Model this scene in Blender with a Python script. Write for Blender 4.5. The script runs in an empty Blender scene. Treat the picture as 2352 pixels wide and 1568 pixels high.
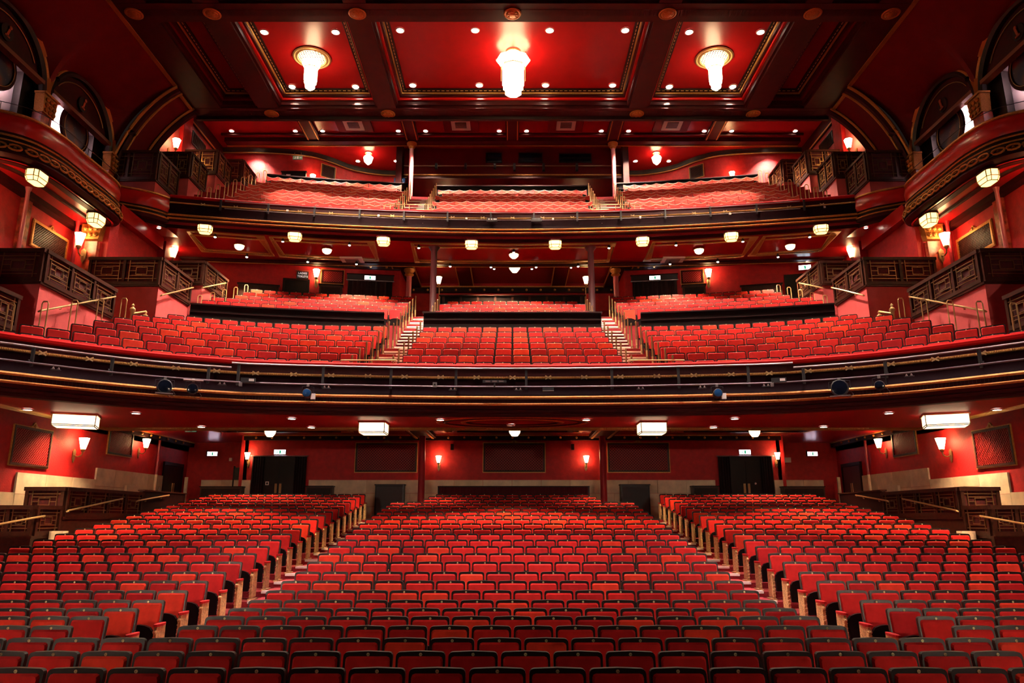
import bpy, math, random
random.seed(7)
R = math.radians
PI = math.pi
S = bpy.context.scene
COL = S.collection

# ------------------------------------------------------------------ camera, world, exposure
cam_d = bpy.data.cameras.new('camera')
cam_d.sensor_width = 36.0
cam_d.lens = 36.0 * 1680 / 2352
cam_d.clip_end = 200
cam = bpy.data.objects.new('camera', cam_d)
COL.objects.link(cam)
cam.location = (0, 0, 2.3)
cam.rotation_euler = (R(90) + math.atan(406 / 1680), 0, 0)
cam_d.shift_x = -0.0004
S.camera = cam
wd = bpy.data.worlds.new('World')
S.world = wd
wd.use_nodes = True
wd.node_tree.nodes['Background'].inputs[0].default_value = (1, .62, .5, 1)
wd.node_tree.nodes['Background'].inputs[1].default_value = .012
S.view_settings.view_transform = 'Standard'
S.view_settings.look = 'None'
S.view_settings.gamma = 1
S.view_settings.exposure = 0.0
S.view_settings.use_curve_mapping = False
try:
    cy = S.cycles
    cy.max_bounces = 3
    cy.diffuse_bounces = 2
    cy.use_adaptive_sampling = True
    cy.adaptive_threshold = .2
    cy.adaptive_min_samples = 16
    cy.glossy_bounces = 1
    cy.transmission_bounces = 1
    cy.sample_clamp_indirect = 4
    cy.sample_clamp_direct = 0
    cy.caustics_reflective = False
    cy.caustics_refractive = False
    cy.use_light_tree = False
except Exception:
    pass
# lamp strengths, all in one place (watts / emission factors)
P_CEIL = 8000
P_FORED = 8000     # third row, angled on to the dress circle
P_CEILB = 3000     # far row, angled on to the upper circle
P_FILL = 1800      # added fill floods, out of view
P_FORE = 7000
P_UPPER = 5200
P_DRESS = 950
P_STALL = 900
E_CHAND = 20
E_LANT = 3
E_SCONCE = 32
WARM = (1, .66, .36)
WHITE = (1, .80, .62)
PINK = (1, .76, .74)

# ------------------------------------------------------------------ materials
MATS = {}


def mat(name, col, rough=.5, metal=0., noise=0., nscale=8., bump=0., bscale=60., emit=0., ecol=None, spec=.5, sheen=0., wave=0., wscale=20, waxis='X', coat=0.):
    if name in MATS:
        return MATS[name]
    m = bpy.data.materials.new(name)
    m.use_nodes = True
    nt = m.node_tree
    b = nt.nodes['Principled BSDF']
    b.inputs['Base Color'].default_value = (*col, 1)
    b.inputs['Roughness'].default_value = rough
    b.inputs['Metallic'].default_value = metal
    b.inputs['Specular IOR Level'].default_value = spec
    if sheen:
        b.inputs['Sheen Weight'].default_value = sheen
        b.inputs['Sheen Roughness'].default_value = .4
        b.inputs['Sheen Tint'].default_value = (1, .3, .2, 1)
    if coat:
        b.inputs['Coat Weight'].default_value = coat
        b.inputs['Coat Roughness'].default_value = .15
    tc = None
    if noise or bump or wave:
        tc = nt.nodes.new('ShaderNodeTexCoord')
    if noise:
        n = nt.nodes.new('ShaderNodeTexNoise')
        n.inputs['Scale'].default_value = nscale
        n.inputs['Detail'].default_value = 4
        nt.links.new(tc.outputs['Object'], n.inputs['Vector'])
        r = nt.nodes.new('ShaderNodeMapRange')
        r.inputs[1].default_value = .3
        r.inputs[2].default_value = .7
        r.inputs[3].default_value = 1 - noise
        r.inputs[4].default_value = 1 + noise
        nt.links.new(n.outputs[0], r.inputs[0])
        mx = nt.nodes.new('ShaderNodeVectorMath')
        mx.operation = 'SCALE'
        mx.inputs[0].default_value = col
        nt.links.new(r.outputs[0], mx.inputs['Scale'])
        nt.links.new(mx.outputs[0], b.inputs['Base Color'])
    if bump or wave:
        bp = nt.nodes.new('ShaderNodeBump')
        bp.inputs['Strength'].default_value = max(bump, wave)
        bp.inputs['Distance'].default_value = .02
        if wave:
            t = nt.nodes.new('ShaderNodeTexWave')
            t.bands_direction = waxis
            t.inputs['Scale'].default_value = wscale
            t.inputs['Distortion'].default_value = 1.5 if bump else 0
        else:
            t = nt.nodes.new('ShaderNodeTexNoise')
            t.inputs['Scale'].default_value = bscale
        nt.links.new(tc.outputs['Object'], t.inputs['Vector'])
        nt.links.new(t.outputs[0] if not wave else t.outputs['Fac'], bp.inputs['Height'])
        nt.links.new(bp.outputs[0], b.inputs['Normal'])
    if emit:
        b.inputs['Emission Color'].default_value = (*(ecol or col), 1)
        b.inputs['Emission Strength'].default_value = emit
    MATS[name] = m
    return m


RED_WALL = mat('red_wall_paint', (.50, .008, .010), .62, noise=.18, nscale=5, bump=.35, bscale=26)
RED_CEIL = mat('red_ceiling_gloss', (.40, .006, .008), .28, noise=.06, nscale=1.2)
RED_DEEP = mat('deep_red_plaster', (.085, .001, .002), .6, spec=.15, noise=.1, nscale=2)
RED_SOFFIT = mat('red_soffit_satin', (.42, .006, .008), .48, noise=.06, nscale=1.2, spec=.3)
RED_GLOSS = mat('red_gloss_panel', (.55, .010, .008), .28, coat=.3, noise=.08, nscale=2)
PINK_WALL = mat('rose_painted_wall', (.62, .085, .085), .6, noise=.08, nscale=4, bump=.15, bscale=40)
CARPET = mat('crimson_carpet', (.26, .010, .014), .95, noise=.25, nscale=30)
AISLE = mat('aisle_carpet', (.42, .035, .05), .9, noise=.15, nscale=30)
NOSING = mat('pale_nosing', (.95, .78, .68), .45, noise=.08)
DARK = mat('dark_stained_wood', (.014, .004, .004), .46, noise=.3, nscale=6, spec=.22)
FASCIA = mat('fascia_black_cherry', (.010, .002, .003), .6, noise=.2, nscale=3, spec=.04)
DARKRED = mat('oxblood_painted_wood', (.032, .003, .003), .5, noise=.2, nscale=3, spec=.14)
BROWN = mat('walnut_parapet_wood', (.045, .014, .008), .42, noise=.3, nscale=9, spec=.3)
BLACK = mat('black_lacquer', (.007, .004, .004), .34, noise=.2, spec=.22)
MATTE = mat('matt_black_metal', (.012, .010, .011), .55)
CLOTH = mat('black_door_curtain', (.012, .004, .005), .95, wave=.6, wscale=6)
MAROON_CLOTH = mat('maroon_curtain', (.09, .006, .010), .9, wave=.5, wscale=5)
GOLD = mat('gilded_plaster', (.50, .19, .035), .42, metal=.4, noise=.3, nscale=40, bump=.6, bscale=45)
GOLDL = mat('gilt_line', (.66, .30, .07), .42, metal=.35, noise=.2, nscale=20)
ROPE = mat('gilt_rope', (.74, .40, .11), .42, metal=.3, wave=.9, wscale=14, bump=.1)
GILT_END = mat('gilded_cast_iron', (.92, .62, .28), .36, metal=.35, noise=.35, nscale=25, bump=.9, bscale=50)
BRASS = mat('polished_brass', (.80, .54, .24), .28, metal=.6)
DULLBR = mat('aged_brass', (.36, .21, .09), .38, metal=.6)
CHROME = mat('bare_metal_tube', (.50, .46, .45), .32, metal=.85)
STEELP = mat('pink_painted_column', (.50, .11, .13), .32, coat=.2)
REDCOL = mat('red_painted_column', (.34, .012, .022), .3, coat=.3)
BLKCOL = mat('oxblood_column', (.03, .004, .005), .4, spec=.25)
STONE = mat('cream_stone_dado', (.80, .64, .44), .6, noise=.16, nscale=3, bump=.2, bscale=30)
STONE2 = mat('warm_stone_dado', (.72, .55, .36), .6, noise=.18, nscale=2, bump=.2, bscale=30)
MARBLE = mat('veined_red_marble', (.40, .06, .03), .3, noise=.7, nscale=5)
WHITEP = mat('white_plastic', (.80, .74, .68), .5)
CREAMP = mat('cassette_panel', (.95, .80, .72), .5)
GREYL = mat('grey_louvre', (.16, .11, .10), .5)
VELS = [mat('velvet_red_%d' % i, c, .85, spec=.2, noise=.14, nscale=7) for i, c in enumerate([(.54, .015, .013), (.40, .009, .010), (.68, .036, .015)])]
VELP = [mat('velvet_coral_%d' % i, c, .8, spec=.25, noise=.08, nscale=6) for i, c in enumerate([(.66, .060, .040), (.56, .040, .030), (.72, .095, .050)])]
CUSH = mat('velvet_rail_cushion', (.42, .007, .007), .9, spec=.1)
PIPING = mat('pale_piping', (.85, .48, .38), .5)
SEATFRAME = mat('seat_frame_black', (.012, .006, .005), .36, spec=.35)
PLATE = mat('number_plate_brass', (.72, .66, .34), .35, metal=.5)
INK = mat('dark_engraving', (.02, .015, .01), .6)
G_WARM = mat('lit_chandelier_glass', (1, .9, .7), .4, emit=E_CHAND, ecol=(1, .72, .40))
G_LANT = mat('lit_lantern_glass', (1, .9, .65), .4, emit=E_LANT, ecol=(1, .62, .20))
G_LANTB = mat('lit_ceiling_box_glass', (1, .95, .85), .4, emit=3, ecol=(1, .78, .46))
G_SCON = mat('lit_sconce_glass', (1, .9, .7), .4, emit=E_SCONCE, ecol=(1, .62, .28))
G_SPOT = mat('lit_downlight_lens', (1, 1, 1), .4, emit=60, ecol=(1, .86, .68))
G_SPOTS = mat('lit_small_lens', (1, 1, 1), .4, emit=26, ecol=(1, .86, .70))
G_SIGN = mat('lit_exit_sign', (.9, .95, 1), .4, emit=9, ecol=(.72, .86, 1))
G_SIGNP = mat('lit_exit_sign_rosy', (1, .9, 1), .4, emit=8, ecol=(1, .74, .95))
G_GREEN = mat('exit_green_ink', (.02, .35, .16), .5, emit=.5, ecol=(.1, .8, .4))
G_STEP = mat('lit_step_light', (1, .9, .7), .4, emit=40, ecol=(1, .78, .5))
SIGN_BLUE = mat('toilet_sign_blue', (.03, .06, .12), .5, emit=.15, ecol=(.1, .3, .6))
SIGN_TXT = mat('toilet_sign_letters', (.8, .85, .9), .5, emit=.5, ecol=(.7, .85, 1))
GREENP = mat('dim_green_sign', (.14, .16, .09), .5, emit=.12, ecol=(.5, .9, .5))
SCREENW = mat('booth_glass', (.004, .006, .014), .12)
BLUEL = mat('blue_lens', (.01, .05, .14), .15, emit=.02, ecol=(.1, .4, 1))
RADIATOR = mat('cream_radiator', (.78, .62, .45), .5)

# lenses whose light is carried by their own lamp need no extra sampling
for q in (G_SPOT, G_SPOTS, G_STEP, G_GREEN, SIGN_BLUE, SIGN_TXT, GREENP, BLUEL):
    q.cycles.emission_sampling = 'NONE'
# starry painted disc
m = bpy.data.materials.new('starry_disc')
m.use_nodes = True
nt = m.node_tree
b = nt.nodes['Principled BSDF']
tc = nt.nodes.new('ShaderNodeTexCoord')
n1 = nt.nodes.new('ShaderNodeTexNoise')
n1.inputs['Scale'].default_value = 1.6
n1.inputs['Detail'].default_value = 6
cr = nt.nodes.new('ShaderNodeValToRGB')
cr.color_ramp.elements[0].position = .38
cr.color_ramp.elements[0].color = (.02, .03, .09, 1)
cr.color_ramp.elements[1].position = .66
cr.color_ramp.elements[1].color = (.16, .06, .045, 1)
e = cr.color_ramp.elements.new(.52)
e.color = (.05, .05, .08, 1)
vo = nt.nodes.new('ShaderNodeTexVoronoi')
vo.inputs['Scale'].default_value = 9
lt = nt.nodes.new('ShaderNodeMath')
lt.operation = 'LESS_THAN'
lt.inputs[1].default_value = .07
mx = nt.nodes.new('ShaderNodeMixRGB')
mx.inputs[2].default_value = (.8, .8, 1, 1)
for a, o in ((tc.outputs['Object'], n1.inputs['Vector']), (tc.outputs['Object'], vo.inputs['Vector']), (n1.outputs[0], cr.inputs[0]),
             (cr.outputs[0], mx.inputs[1]), (vo.outputs['Distance'], lt.inputs[0]), (lt.outputs[0], mx.inputs[0]), (mx.outputs[0], b.inputs['Base Color'])):
    nt.links.new(a, o)
b.inputs['Roughness'].default_value = .35
STARRY = m


# ------------------------------------------------------------------ mesh helpers
class MB:
    def __init__(s):
        s.v = []
        s.f = []
        s.m = []
        s.cur = 0

    def add(s, vs, fs):
        k = len(s.v)
        s.v += vs
        s.f += [tuple(i + k for i in f) for f in fs]
        s.m += [s.cur] * len(fs)
        return s

    def box(s, x0, x1, y0, y1, z0, z1):
        v = [(x, y, z) for x in (x0, x1) for y in (y0, y1) for z in (z0, z1)]
        return s.add(v, [(0, 1, 3, 2), (4, 6, 7, 5), (0, 4, 5, 1), (2, 3, 7, 6), (0, 2, 6, 4), (1, 5, 7, 3)])

    def obox(s, c, sz, rz=0.):
        a, b2 = math.cos(rz), math.sin(rz)
        v = []
        for x in (-1, 1):
            for y in (-1, 1):
                for z in (-1, 1):
                    dx, dy = x * sz[0] / 2, y * sz[1] / 2
                    v.append((c[0] + dx * a - dy * b2, c[1] + dx * b2 + dy * a, c[2] + z * sz[2] / 2))
        return s.add(v, [(0, 1, 3, 2), (4, 6, 7, 5), (0, 4, 5, 1), (2, 3, 7, 6), (0, 2, 6, 4), (1, 5, 7, 3)])

    def bar(s, p, q, w, h=None, up=(0, 0, 1)):
        h = h or w
        d = [q[i] - p[i] for i in range(3)]
        L = math.sqrt(sum(x * x for x in d)) or 1
        d = [x / L for x in d]
        if abs(sum(d[i] * up[i] for i in range(3))) > .95:
            up = (0, 1, 0) if abs(d[1]) < .9 else (1, 0, 0)
        a = (d[1] * up[2] - d[2] * up[1], d[2] * up[0] - d[0] * up[2], d[0] * up[1] - d[1] * up[0])
        la = math.sqrt(sum(x * x for x in a))
        a = [x / la * w / 2 for x in a]
        u = (a[1] * d[2] - a[2] * d[1], a[2] * d[0] - a[0] * d[2], a[0] * d[1] - a[1] * d[0])
        lu = math.sqrt(sum(x * x for x in u))
        u = [x / lu * h / 2 for x in u]
        v = []
        for e in (p, q):
            for i, j in ((-1, -1), (1, -1), (1, 1), (-1, 1)):
                v.append(tuple(e[k] + i * a[k] + j * u[k] for k in range(3)))
        return s.add(v, [(0, 1, 2, 3), (7, 6, 5, 4), (0, 4, 5, 1), (1, 5, 6, 2), (2, 6, 7, 3), (3, 7, 4, 0)])

    def tube(s, pts, r, n=6):
        rings = []
        N = len(pts)
        for i, p in enumerate(pts):
            a, c = pts[max(i - 1, 0)], pts[min(i + 1, N - 1)]
            d = [c[k] - a[k] for k in range(3)]
            L = math.sqrt(sum(x * x for x in d)) or 1
            d = [x / L for x in d]
            up = (0, 0, 1) if abs(d[2]) < .9 else (0, 1, 0)
            u = (d[1] * up[2] - d[2] * up[1], d[2] * up[0] - d[0] * up[2], d[0] * up[1] - d[1] * up[0])
            L = math.sqrt(sum(x * x for x in u))
            u = [x / L for x in u]
            w = (u[1] * d[2] - u[2] * d[1], u[2] * d[0] - u[0] * d[2], u[0] * d[1] - u[1] * d[0])
            rings.append([tuple(p[k] + r * (math.cos(2 * PI * j / n) * u[k] + math.sin(2 * PI * j / n) * w[k]) for k in range(3)) for j in range(n)])
        v = [q for g in rings for q in g]
        f = []
        for i in range(N - 1):
            for j in range(n):
                f.append((i * n + j, i * n + (j + 1) % n, (i + 1) * n + (j + 1) % n, (i + 1) * n + j))
        f += [tuple(range(n))[::-1], tuple((N - 1) * n + j for j in range(n))]
        return s.add(v, f)

    def lathe(s, prof, n=16, c=(0, 0, 0), axis='z', a0=0., caps=True, half=False):
        v = []
        M = n + 1 if half else n
        for r, z in prof:
            for j in range(M):
                t = a0 + (PI if half else 2 * PI) * j / n
                x, y = r * math.cos(t), r * math.sin(t)
                q = (x, y, z) if axis == 'z' else ((z, x, y) if axis == 'x' else (x, z, y))
                v.append((c[0] + q[0], c[1] + q[1], c[2] + q[2]))
        f = []
        for i in range(len(prof) - 1):
            for j in range(n):
                k = (j + 1) if half else (j + 1) % n
                f.append((i * M + j, i * M + k, (i + 1) * M + k, (i + 1) * M + j))
        if caps:
            f += [tuple(range(M))[::-1], tuple((len(prof) - 1) * M + j for j in range(M))]
        return s.add(v, f)

    def sweep(s, path, prof, closed=True, caps=True, flip=1, loop=False, zoff=None):
        """prof of (n, z): n is the offset towards the stage side of the path (path runs along +X)."""
        N = len(path)
        M = len(prof)
        v = []
        for i, p in enumerate(path):
            if loop:
                a, c = path[i - 1], path[(i + 1) % N]
            else:
                a, c = path[max(i - 1, 0)], path[min(i + 1, N - 1)]
            tx, ty = c[0] - a[0], c[1] - a[1]
            L = math.hypot(tx, ty) or 1
            nx, ny = ty / L * flip, -tx / L * flip
            # mitre
            if (loop or 0 < i < N - 1):
                ux, uy = p[0] - a[0], p[1] - a[1]
                lu = math.hypot(ux, uy) or 1
                cs = max(.35, abs((ux * tx + uy * ty) / (lu * L)))
                k = 1 / cs
            else:
                k = 1
            z0 = zoff[i] if zoff else 0
            for n_, z in prof:
                v.append((p[0] + nx * n_ * k, p[1] + ny * n_ * k, z + z0))
        f = []
        MM = M if closed else M - 1
        for i in range(N if loop else N - 1):
            i2 = (i + 1) % N
            for j in range(MM):
                k = (j + 1) % M
                f.append((i * M + j, i2 * M + j, i2 * M + k, i * M + k))
        if closed and caps and not loop:
            f += [tuple(range(M)), tuple((N - 1) * M + j for j in range(M))[::-1]]
        return s.add(v, f)

    def prism(s, poly, d0, d1, axis='y'):
        """extrude a 2-D polygon; axis y: poly in (x,z); axis x: poly in (y,z); axis z: poly in (x,y)"""
        n = len(poly)

        def P(q, d):
            return (q[0], d, q[1]) if axis == 'y' else ((d, q[0], q[1]) if axis == 'x' else (q[0], q[1], d))
        v = [P(q, d0) for q in poly] + [P(q, d1) for q in poly]
        f = [tuple(range(n)), tuple(range(n, 2 * n))[::-1]] + [(i, n + i, n + (i + 1) % n, (i + 1) % n) for i in range(n)]
        return s.add(v, f)

    def grid(s, rows):
        M = len(rows[0])
        v = [p for r in rows for p in r]
        f = [(i * M + j, i * M + j + 1, (i + 1) * M + j + 1, (i + 1) * M + j) for i in range(len(rows) - 1) for j in range(M - 1)]
        return s.add(v, f)

    def mesh(s, name, mats, smooth=False):
        me = bpy.data.meshes.new(name)
        me.from_pydata(s.v, [], s.f)
        if not isinstance(mats, (list, tuple)):
            mats = [mats]
        for q in mats:
            me.materials.append(q)
        if len(mats) > 1:
            me.polygons.foreach_set('material_index', s.m)
        if smooth:
            me.shade_smooth()
            try:
                me.set_sharp_from_angle(angle=R(40))
            except Exception:
                pass
        me.update()
        return me

    def build(s, name, mats, parent=None, smooth=False, loc=None, rz=0.):
        return obj(name, s.mesh(name, mats, smooth), parent, loc, rz)


def obj(name, data, parent=None, loc=None, rz=0., sc=None):
    o = bpy.data.objects.new(name, data)
    COL.objects.link(o)
    if parent is not None:
        o.parent = parent
    if loc is not None:
        o.location = loc
    if rz:
        o.rotation_euler = (0, 0, rz)
    if sc is not None:
        o.scale = sc
    return o


def tag(o, label=None, cat=None, group=None, kind=None):
    if label:
        o['label'] = label
    if cat:
        o['category'] = cat
    if group:
        o['group'] = group
    if kind:
        o['kind'] = kind
    return o


def thing(name, label, cat, loc=(0, 0, 0), rz=0., group=None):
    return tag(obj(name, None, None, loc, rz), label, cat, group)


def struct(name, mb, mats, label=None, smooth=False):
    o = mb.build(name, mats, None, smooth)
    return tag(o, label, None, None, 'structure')


def lamp(kind, loc, power, col=WARM, parent=None, rot=(0, 0, 0), size=.06, cone=80, blend=.6):
    l = bpy.data.lights.new('lamp', kind)
    l.energy = power
    l.color = col
    if kind == 'SPOT':
        l.spot_size = R(cone)
        l.spot_blend = blend
        l.shadow_soft_size = size
    elif kind == 'POINT':
        l.shadow_soft_size = size
    elif kind == 'AREA':
        l.size = size
    o = bpy.data.objects.new('lamp', l)
    COL.objects.link(o)
    o.location = loc
    o.rotation_euler = rot
    if parent is not None:
        o.parent = parent
    return o


def copy_tree(o, parent=None):
    c = o.copy()
    COL.objects.link(c)
    c.parent = parent
    for ch in o.children:
        copy_tree(ch, c)
    return c


ORD = ['first', 'second', 'third', 'fourth', 'fifth', 'sixth', 'seventh', 'eighth', 'ninth', 'tenth', 'eleventh', 'twelfth', 'thirteenth', 'fourteenth',
       'fifteenth', 'sixteenth', 'seventeenth', 'eighteenth', 'nineteenth', 'twentieth', 'twenty-first', 'twenty-second', 'twenty-third', 'twenty-fourth',
       'twenty-fifth', 'twenty-sixth', 'twenty-seventh']


def od(i):
    return ORD[i]


def side_name(s):
    return 'left' if s < 0 else 'right'


def interp(pts, x):
    for (a, b1), (c, d) in zip(pts, pts[1:]):
        if a <= x <= c:
            return b1 + (d - b1) * (x - a) / (c - a)
    return pts[0][1] if x < pts[0][0] else pts[-1][1]


def smooth_curve(pts, n):
    """Catmull-Rom through the points"""
    out = []
    P = [pts[0]] + list(pts) + [pts[-1]]
    for i in range(1, len(P) - 2):
        for k in range(n):
            t = k / n
            a, b1, c, d = P[i - 1], P[i], P[i + 1], P[i + 2]
            out.append(tuple(.5 * (2 * b1[j] + (c[j] - a[j]) * t + (2 * a[j] - 5 * b1[j] + 4 * c[j] - d[j]) * t * t + (3 * b1[j] - a[j] - 3 * c[j] + d[j]) * t ** 3) for j in range(len(b1))))
    out.append(tuple(pts[-1]))
    return out


def mx_path(half):
    """mirror a half path (x>=0, from x=0 outwards) into a full left-to-right path"""
    return [(-p[0],) + tuple(p[1:]) for p in half[::-1]] + list(half[1:])


# ------------------------------------------------------------------ key curves of the house
DF = smooth_curve([(0, 18.54), (2, 18.48), (4.19, 18.28), (6.32, 17.98), (7.18, 17.70), (8.32, 17.19), (9.31, 16.54), (10.14, 15.83), (10.91, 15.1), (12.2, 13.8), (13.5, 12.4), (14.4, 11.3)], 4)


def fas(x):
    return interp(DF, abs(x))


def ufas(x):
    return 28.6 - .0088 * x * x


STOP = [.95, .955, .96, .98, .99, 1.0, 1.03, 1.10, 1.19, 1.29, 1.43, 1.56, 1.68, 1.80, 1.92, 2.04, 2.16, 2.28, 2.39, 2.50, 2.62, 2.73, 2.84, 2.96, 3.07, 3.18]
SY = [7.27 + .832 * i for i in range(26)]
SF = [z - .93 for z in STOP]          # stalls row floors


def drow(x, k):                        # dress circle, front block: y of seat-back tops
    return 19.18 + .865 * k - (18.54 - fas(x)) * (.90 - .075 * k)


def drear(x, k):                       # dress circle, rear block
    return 28.1 + .84 * k - .0107 * x * x


def urow(x, k):
    return 29.12 + .58 * k - .0088 * x * x


DTOP = [6.36 + .39 * k for k in range(7)]
RTOP = [10.35 + .385 * k for k in range(6)]
UTOP = [15.07 + .412 * k for k in range(9)]

# ------------------------------------------------------------------ stalls floor and walls
mb = MB()
prof = [(2.5, 0.02)]
for i in range(26):
    y0 = SY[i] - .52
    if SF[i] > prof[-1][1] + .02:
        prof += [(y0, prof[-1][1]), (y0, SF[i])]
prof += [(33.2, SF[25]), (33.2, -.6), (2.5, -.6)]
mb.prism(prof, -16.5, 16.5, 'x')
floor = struct('floor', mb, CARPET, 'crimson carpeted stalls floor stepping up to the rear wall')

# aisle stairs of the stalls
for s in (-1, 1):
    st = tag(obj('stair', None), 'carpeted stalls aisle on the %s with pale step edges' % side_name(s), None, None, 'structure')
    for i in range(3, 25):
        y0 = SY[i] - .52
        MB().box(min(s * 4.27, s * 5.42), max(s * 4.27, s * 5.42), y0 + .10, y0 + .80, SF[i] + .001, SF[i] + .012).build('tread', AISLE, st)
        MB().box(min(s * 4.27, s * 5.46), max(s * 4.27, s * 5.46), y0 - .012, y0 + .12, SF[i] - .035, SF[i] + .016).build('nosing', NOSING, st)

# rear wall with the recessed corners
WY = 30.0
mb = MB()
mb.box(-10.9, 10.9, WY, WY + .3, 1.8, 6.4)
wall_rear = struct('wall_rear', mb, RED_WALL, 'textured red rear wall of the stalls')
mb = MB()
for s in (-1, 1):
    mb.box(min(s * 10.6, s * 16.6), max(s * 10.6, s * 16.6), 33.0, 33.3, 1.8, 6.4)
    mb.box(s * 10.9 - .15, s * 10.9 + .15, WY, 33.0, 1.8, 6.4)
struct('wall_alcove', mb, RED_WALL, 'red walls of the recessed rear corners of the stalls')
for s in (-1, 1):
    mb = MB()
    mb.box(min(s * 14.5, s * 14.8), max(s * 14.5, s * 14.8), 8.0, 33.0, 0, 5.68)
    struct('wall_' + side_name(s), mb, RED_WALL, 'textured red %s side wall of the stalls' % side_name(s))
# stone dado, block by block
dado = tag(obj('trim_1', None), 'cream stone dado along the rear wall of the stalls', None, None, 'structure')
blk = {}


def block(x0, x1, y0, y1, z0, z1, parent, m):
    MB().box(x0, x1, y0, y1, z0, z1).build('stone_block', m, parent)


x = -8.2
k = 0
while x < 8.1:
    w = 1.17
    for zi, (z0, z1) in enumerate(((2.2, 2.74), (2.75, 3.27), (3.28, 3.80))):
        off = .5 * w if zi == 1 else 0
        block(x + off * .999, min(x + off + w - .012, 8.2), WY - .05 - .004 * ((k + zi) % 3), WY - .001, z0, z1, dado, STONE if (k * 5 + zi) % 3 else STONE2)
    x += w
    k += 1
for s in (-1, 1):
    block(min(s * 10.55, s * 10.9), max(s * 10.55, s * 10.9), WY - .05, WY - .001, 3.2, 3.80, dado, STONE2)
    for j in range(3):
        xa, xb = sorted((s * (11.1 + .9 * j), s * (11.98 + .9 * j)))
        block(xa, xb, 32.94, 32.999, 3.25, 3.95, dado, STONE)
for s in (-1, 1):
    dado = tag(obj('trim_%d' % (2 if s < 0 else 3), None), 'cream stone dado stepping along the %s stalls wall' % side_name(s), None, None, 'structure')
    xa, xb = sorted((s * 14.44, s * 14.499))
    for (y0, y1, top) in ((14.0, 21.66, 3.04), (21.66, 25.77, 3.62), (25.77, 30.7, 4.02)):
        n = max(2, round((y1 - y0) / 1.35))
        for j in range(n):
            ya, yb = y0 + (y1 - y0) * j / n, y0 + (y1 - y0) * (j + 1) / n - .01
            zz = [2.0, top - .62, top]
            for q in range(2):
                block(xa, xb, ya, yb, zz[q], zz[q + 1] - .01, dado, STONE if (j + q) % 2 else STONE2)

# cornice with gilded studs round the rear stalls
for s in (-1, 0, 1):
    if s == 0:
        path = [(-10.9, WY - .02), (10.9, WY - .02)]
    else:
        path = [(-14.48, 33), (-14.48, 19)] if s < 0 else [(14.48, 19), (14.48, 33)]
    mb = MB()
    fl = 1
    if s == -1:
        path = path[::-1]
        fl = 1
    if s == 1:
        path = path[::-1]
    zc = 5.55
    if s:
        xx = s * 14.5
        mb.box(min(xx, xx - s * .22), max(xx, xx - s * .22), 19.0, 33.0, zc - .16, zc + .05)
    else:
        mb.box(-10.9, 10.9, WY - .22, WY, zc - .16, zc + .05)
    c = struct('cornice', mb, DARK, 'dark cornice with gilded studs above the %s' % ('rear stalls wall' if s == 0 else side_name(s) + ' stalls wall'))
    g = MB()
    if s:
        g.box(min(xx - s * .22, xx - s * .25), max(xx - s * .22, xx - s * .25), 19, 33, zc + .0, zc + .05)
    else:
        g.box(-10.9, 10.9, WY - .25, WY - .22, zc + .0, zc + .05)
    g.build('gilt_line', GOLDL, c)
    me = MB().lathe([(.045, 0), (.05, .02), (.03, .05), (.005, .06)], 8).mesh('stud', GOLDL, True)
    cnt = 33 if s == 0 else 18
    for j in range(cnt):
        o = obj('stud', me, c, (-10.4 + .65 * j, WY - .22, zc - .07) if s == 0 else (xx - s * .22, 19.6 + .72 * j, zc - .07))
        o.rotation_euler = (R(90), 0, 0) if s == 0 else (0, R(-90 * s), 0)

# stalls ceiling (soffit of the dress circle)
mb = MB()
xs = [-12.4 + 24.8 * i / 32 for i in range(33)]
mb.grid([[(x, fas(x) + .05, 4.98) for x in xs], [(x, 22.3, 4.98) for x in xs]])
mb.grid([[(x, 22.3, 4.98) for x in xs], [(x, 22.3, 5.62) for x in xs]])
for s in (-1, 1):
    mb.grid([[(s * 12.4, fas(12.4), 4.98), (s * 12.4, 22.3, 4.98)], [(s * 12.4, fas(12.4), 5.62), (s * 12.4, 22.3, 5.62)]])
ceil_st = struct('ceiling_stalls_front', mb, RED_SOFFIT, 'glossy red soffit under the dress circle front')
mb = MB()
xs = [-14.5 + 29 * i / 40 for i in range(41)]
mb.grid([[(x, 22.3 if abs(x) < 12.4 else fas(x) + .1, 5.6) for x in xs], [(x, 33.2, 5.6) for x in xs]])
struct('ceiling_stalls_rear', mb, RED_CEIL, 'dark glossy red ceiling over the rear stalls')
mb = MB()
mb.sweep([(-12.35, 14.0), (-12.35, 22.25), (12.35, 22.25), (12.35, 14.0)], [(.02, 4.985), (.02, 4.93), (-.06, 4.90), (-.14, 4.93), (-.14, 4.985)], True, True)
tag(mb.build('trim_4', ROPE), 'gilded moulding edging the red soffit over the stalls', None, None, 'structure')
o = tag(obj('trim_5', None), 'oval plaster moulding in the soffit above the central stalls', None, None, 'structure')
for a, b2, r, mm in ((2.15, 1.12, .05, GOLDL), (1.95, .98, .07, DARKRED), (1.45, .66, .05, GOLDL), (1.30, .56, .05, DARKRED)):
    mb = MB()
    pts = [(a * math.cos(2 * PI * j / 48), 20.95 + b2 * math.sin(2 * PI * j / 48)) for j in range(48)]
    mb.sweep(pts, [(-r, 4.99), (-r * .4, 4.95), (r * .4, 4.95), (r, 4.99)], True, False, loop=True)
    mb.build('oval_ring', mm, o, True)
# coffer frames on the rear stalls ceiling
o = tag(obj('trim_6', None), 'gilded coffer frames on the ceiling over the rear stalls', None, None, 'structure')


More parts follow.
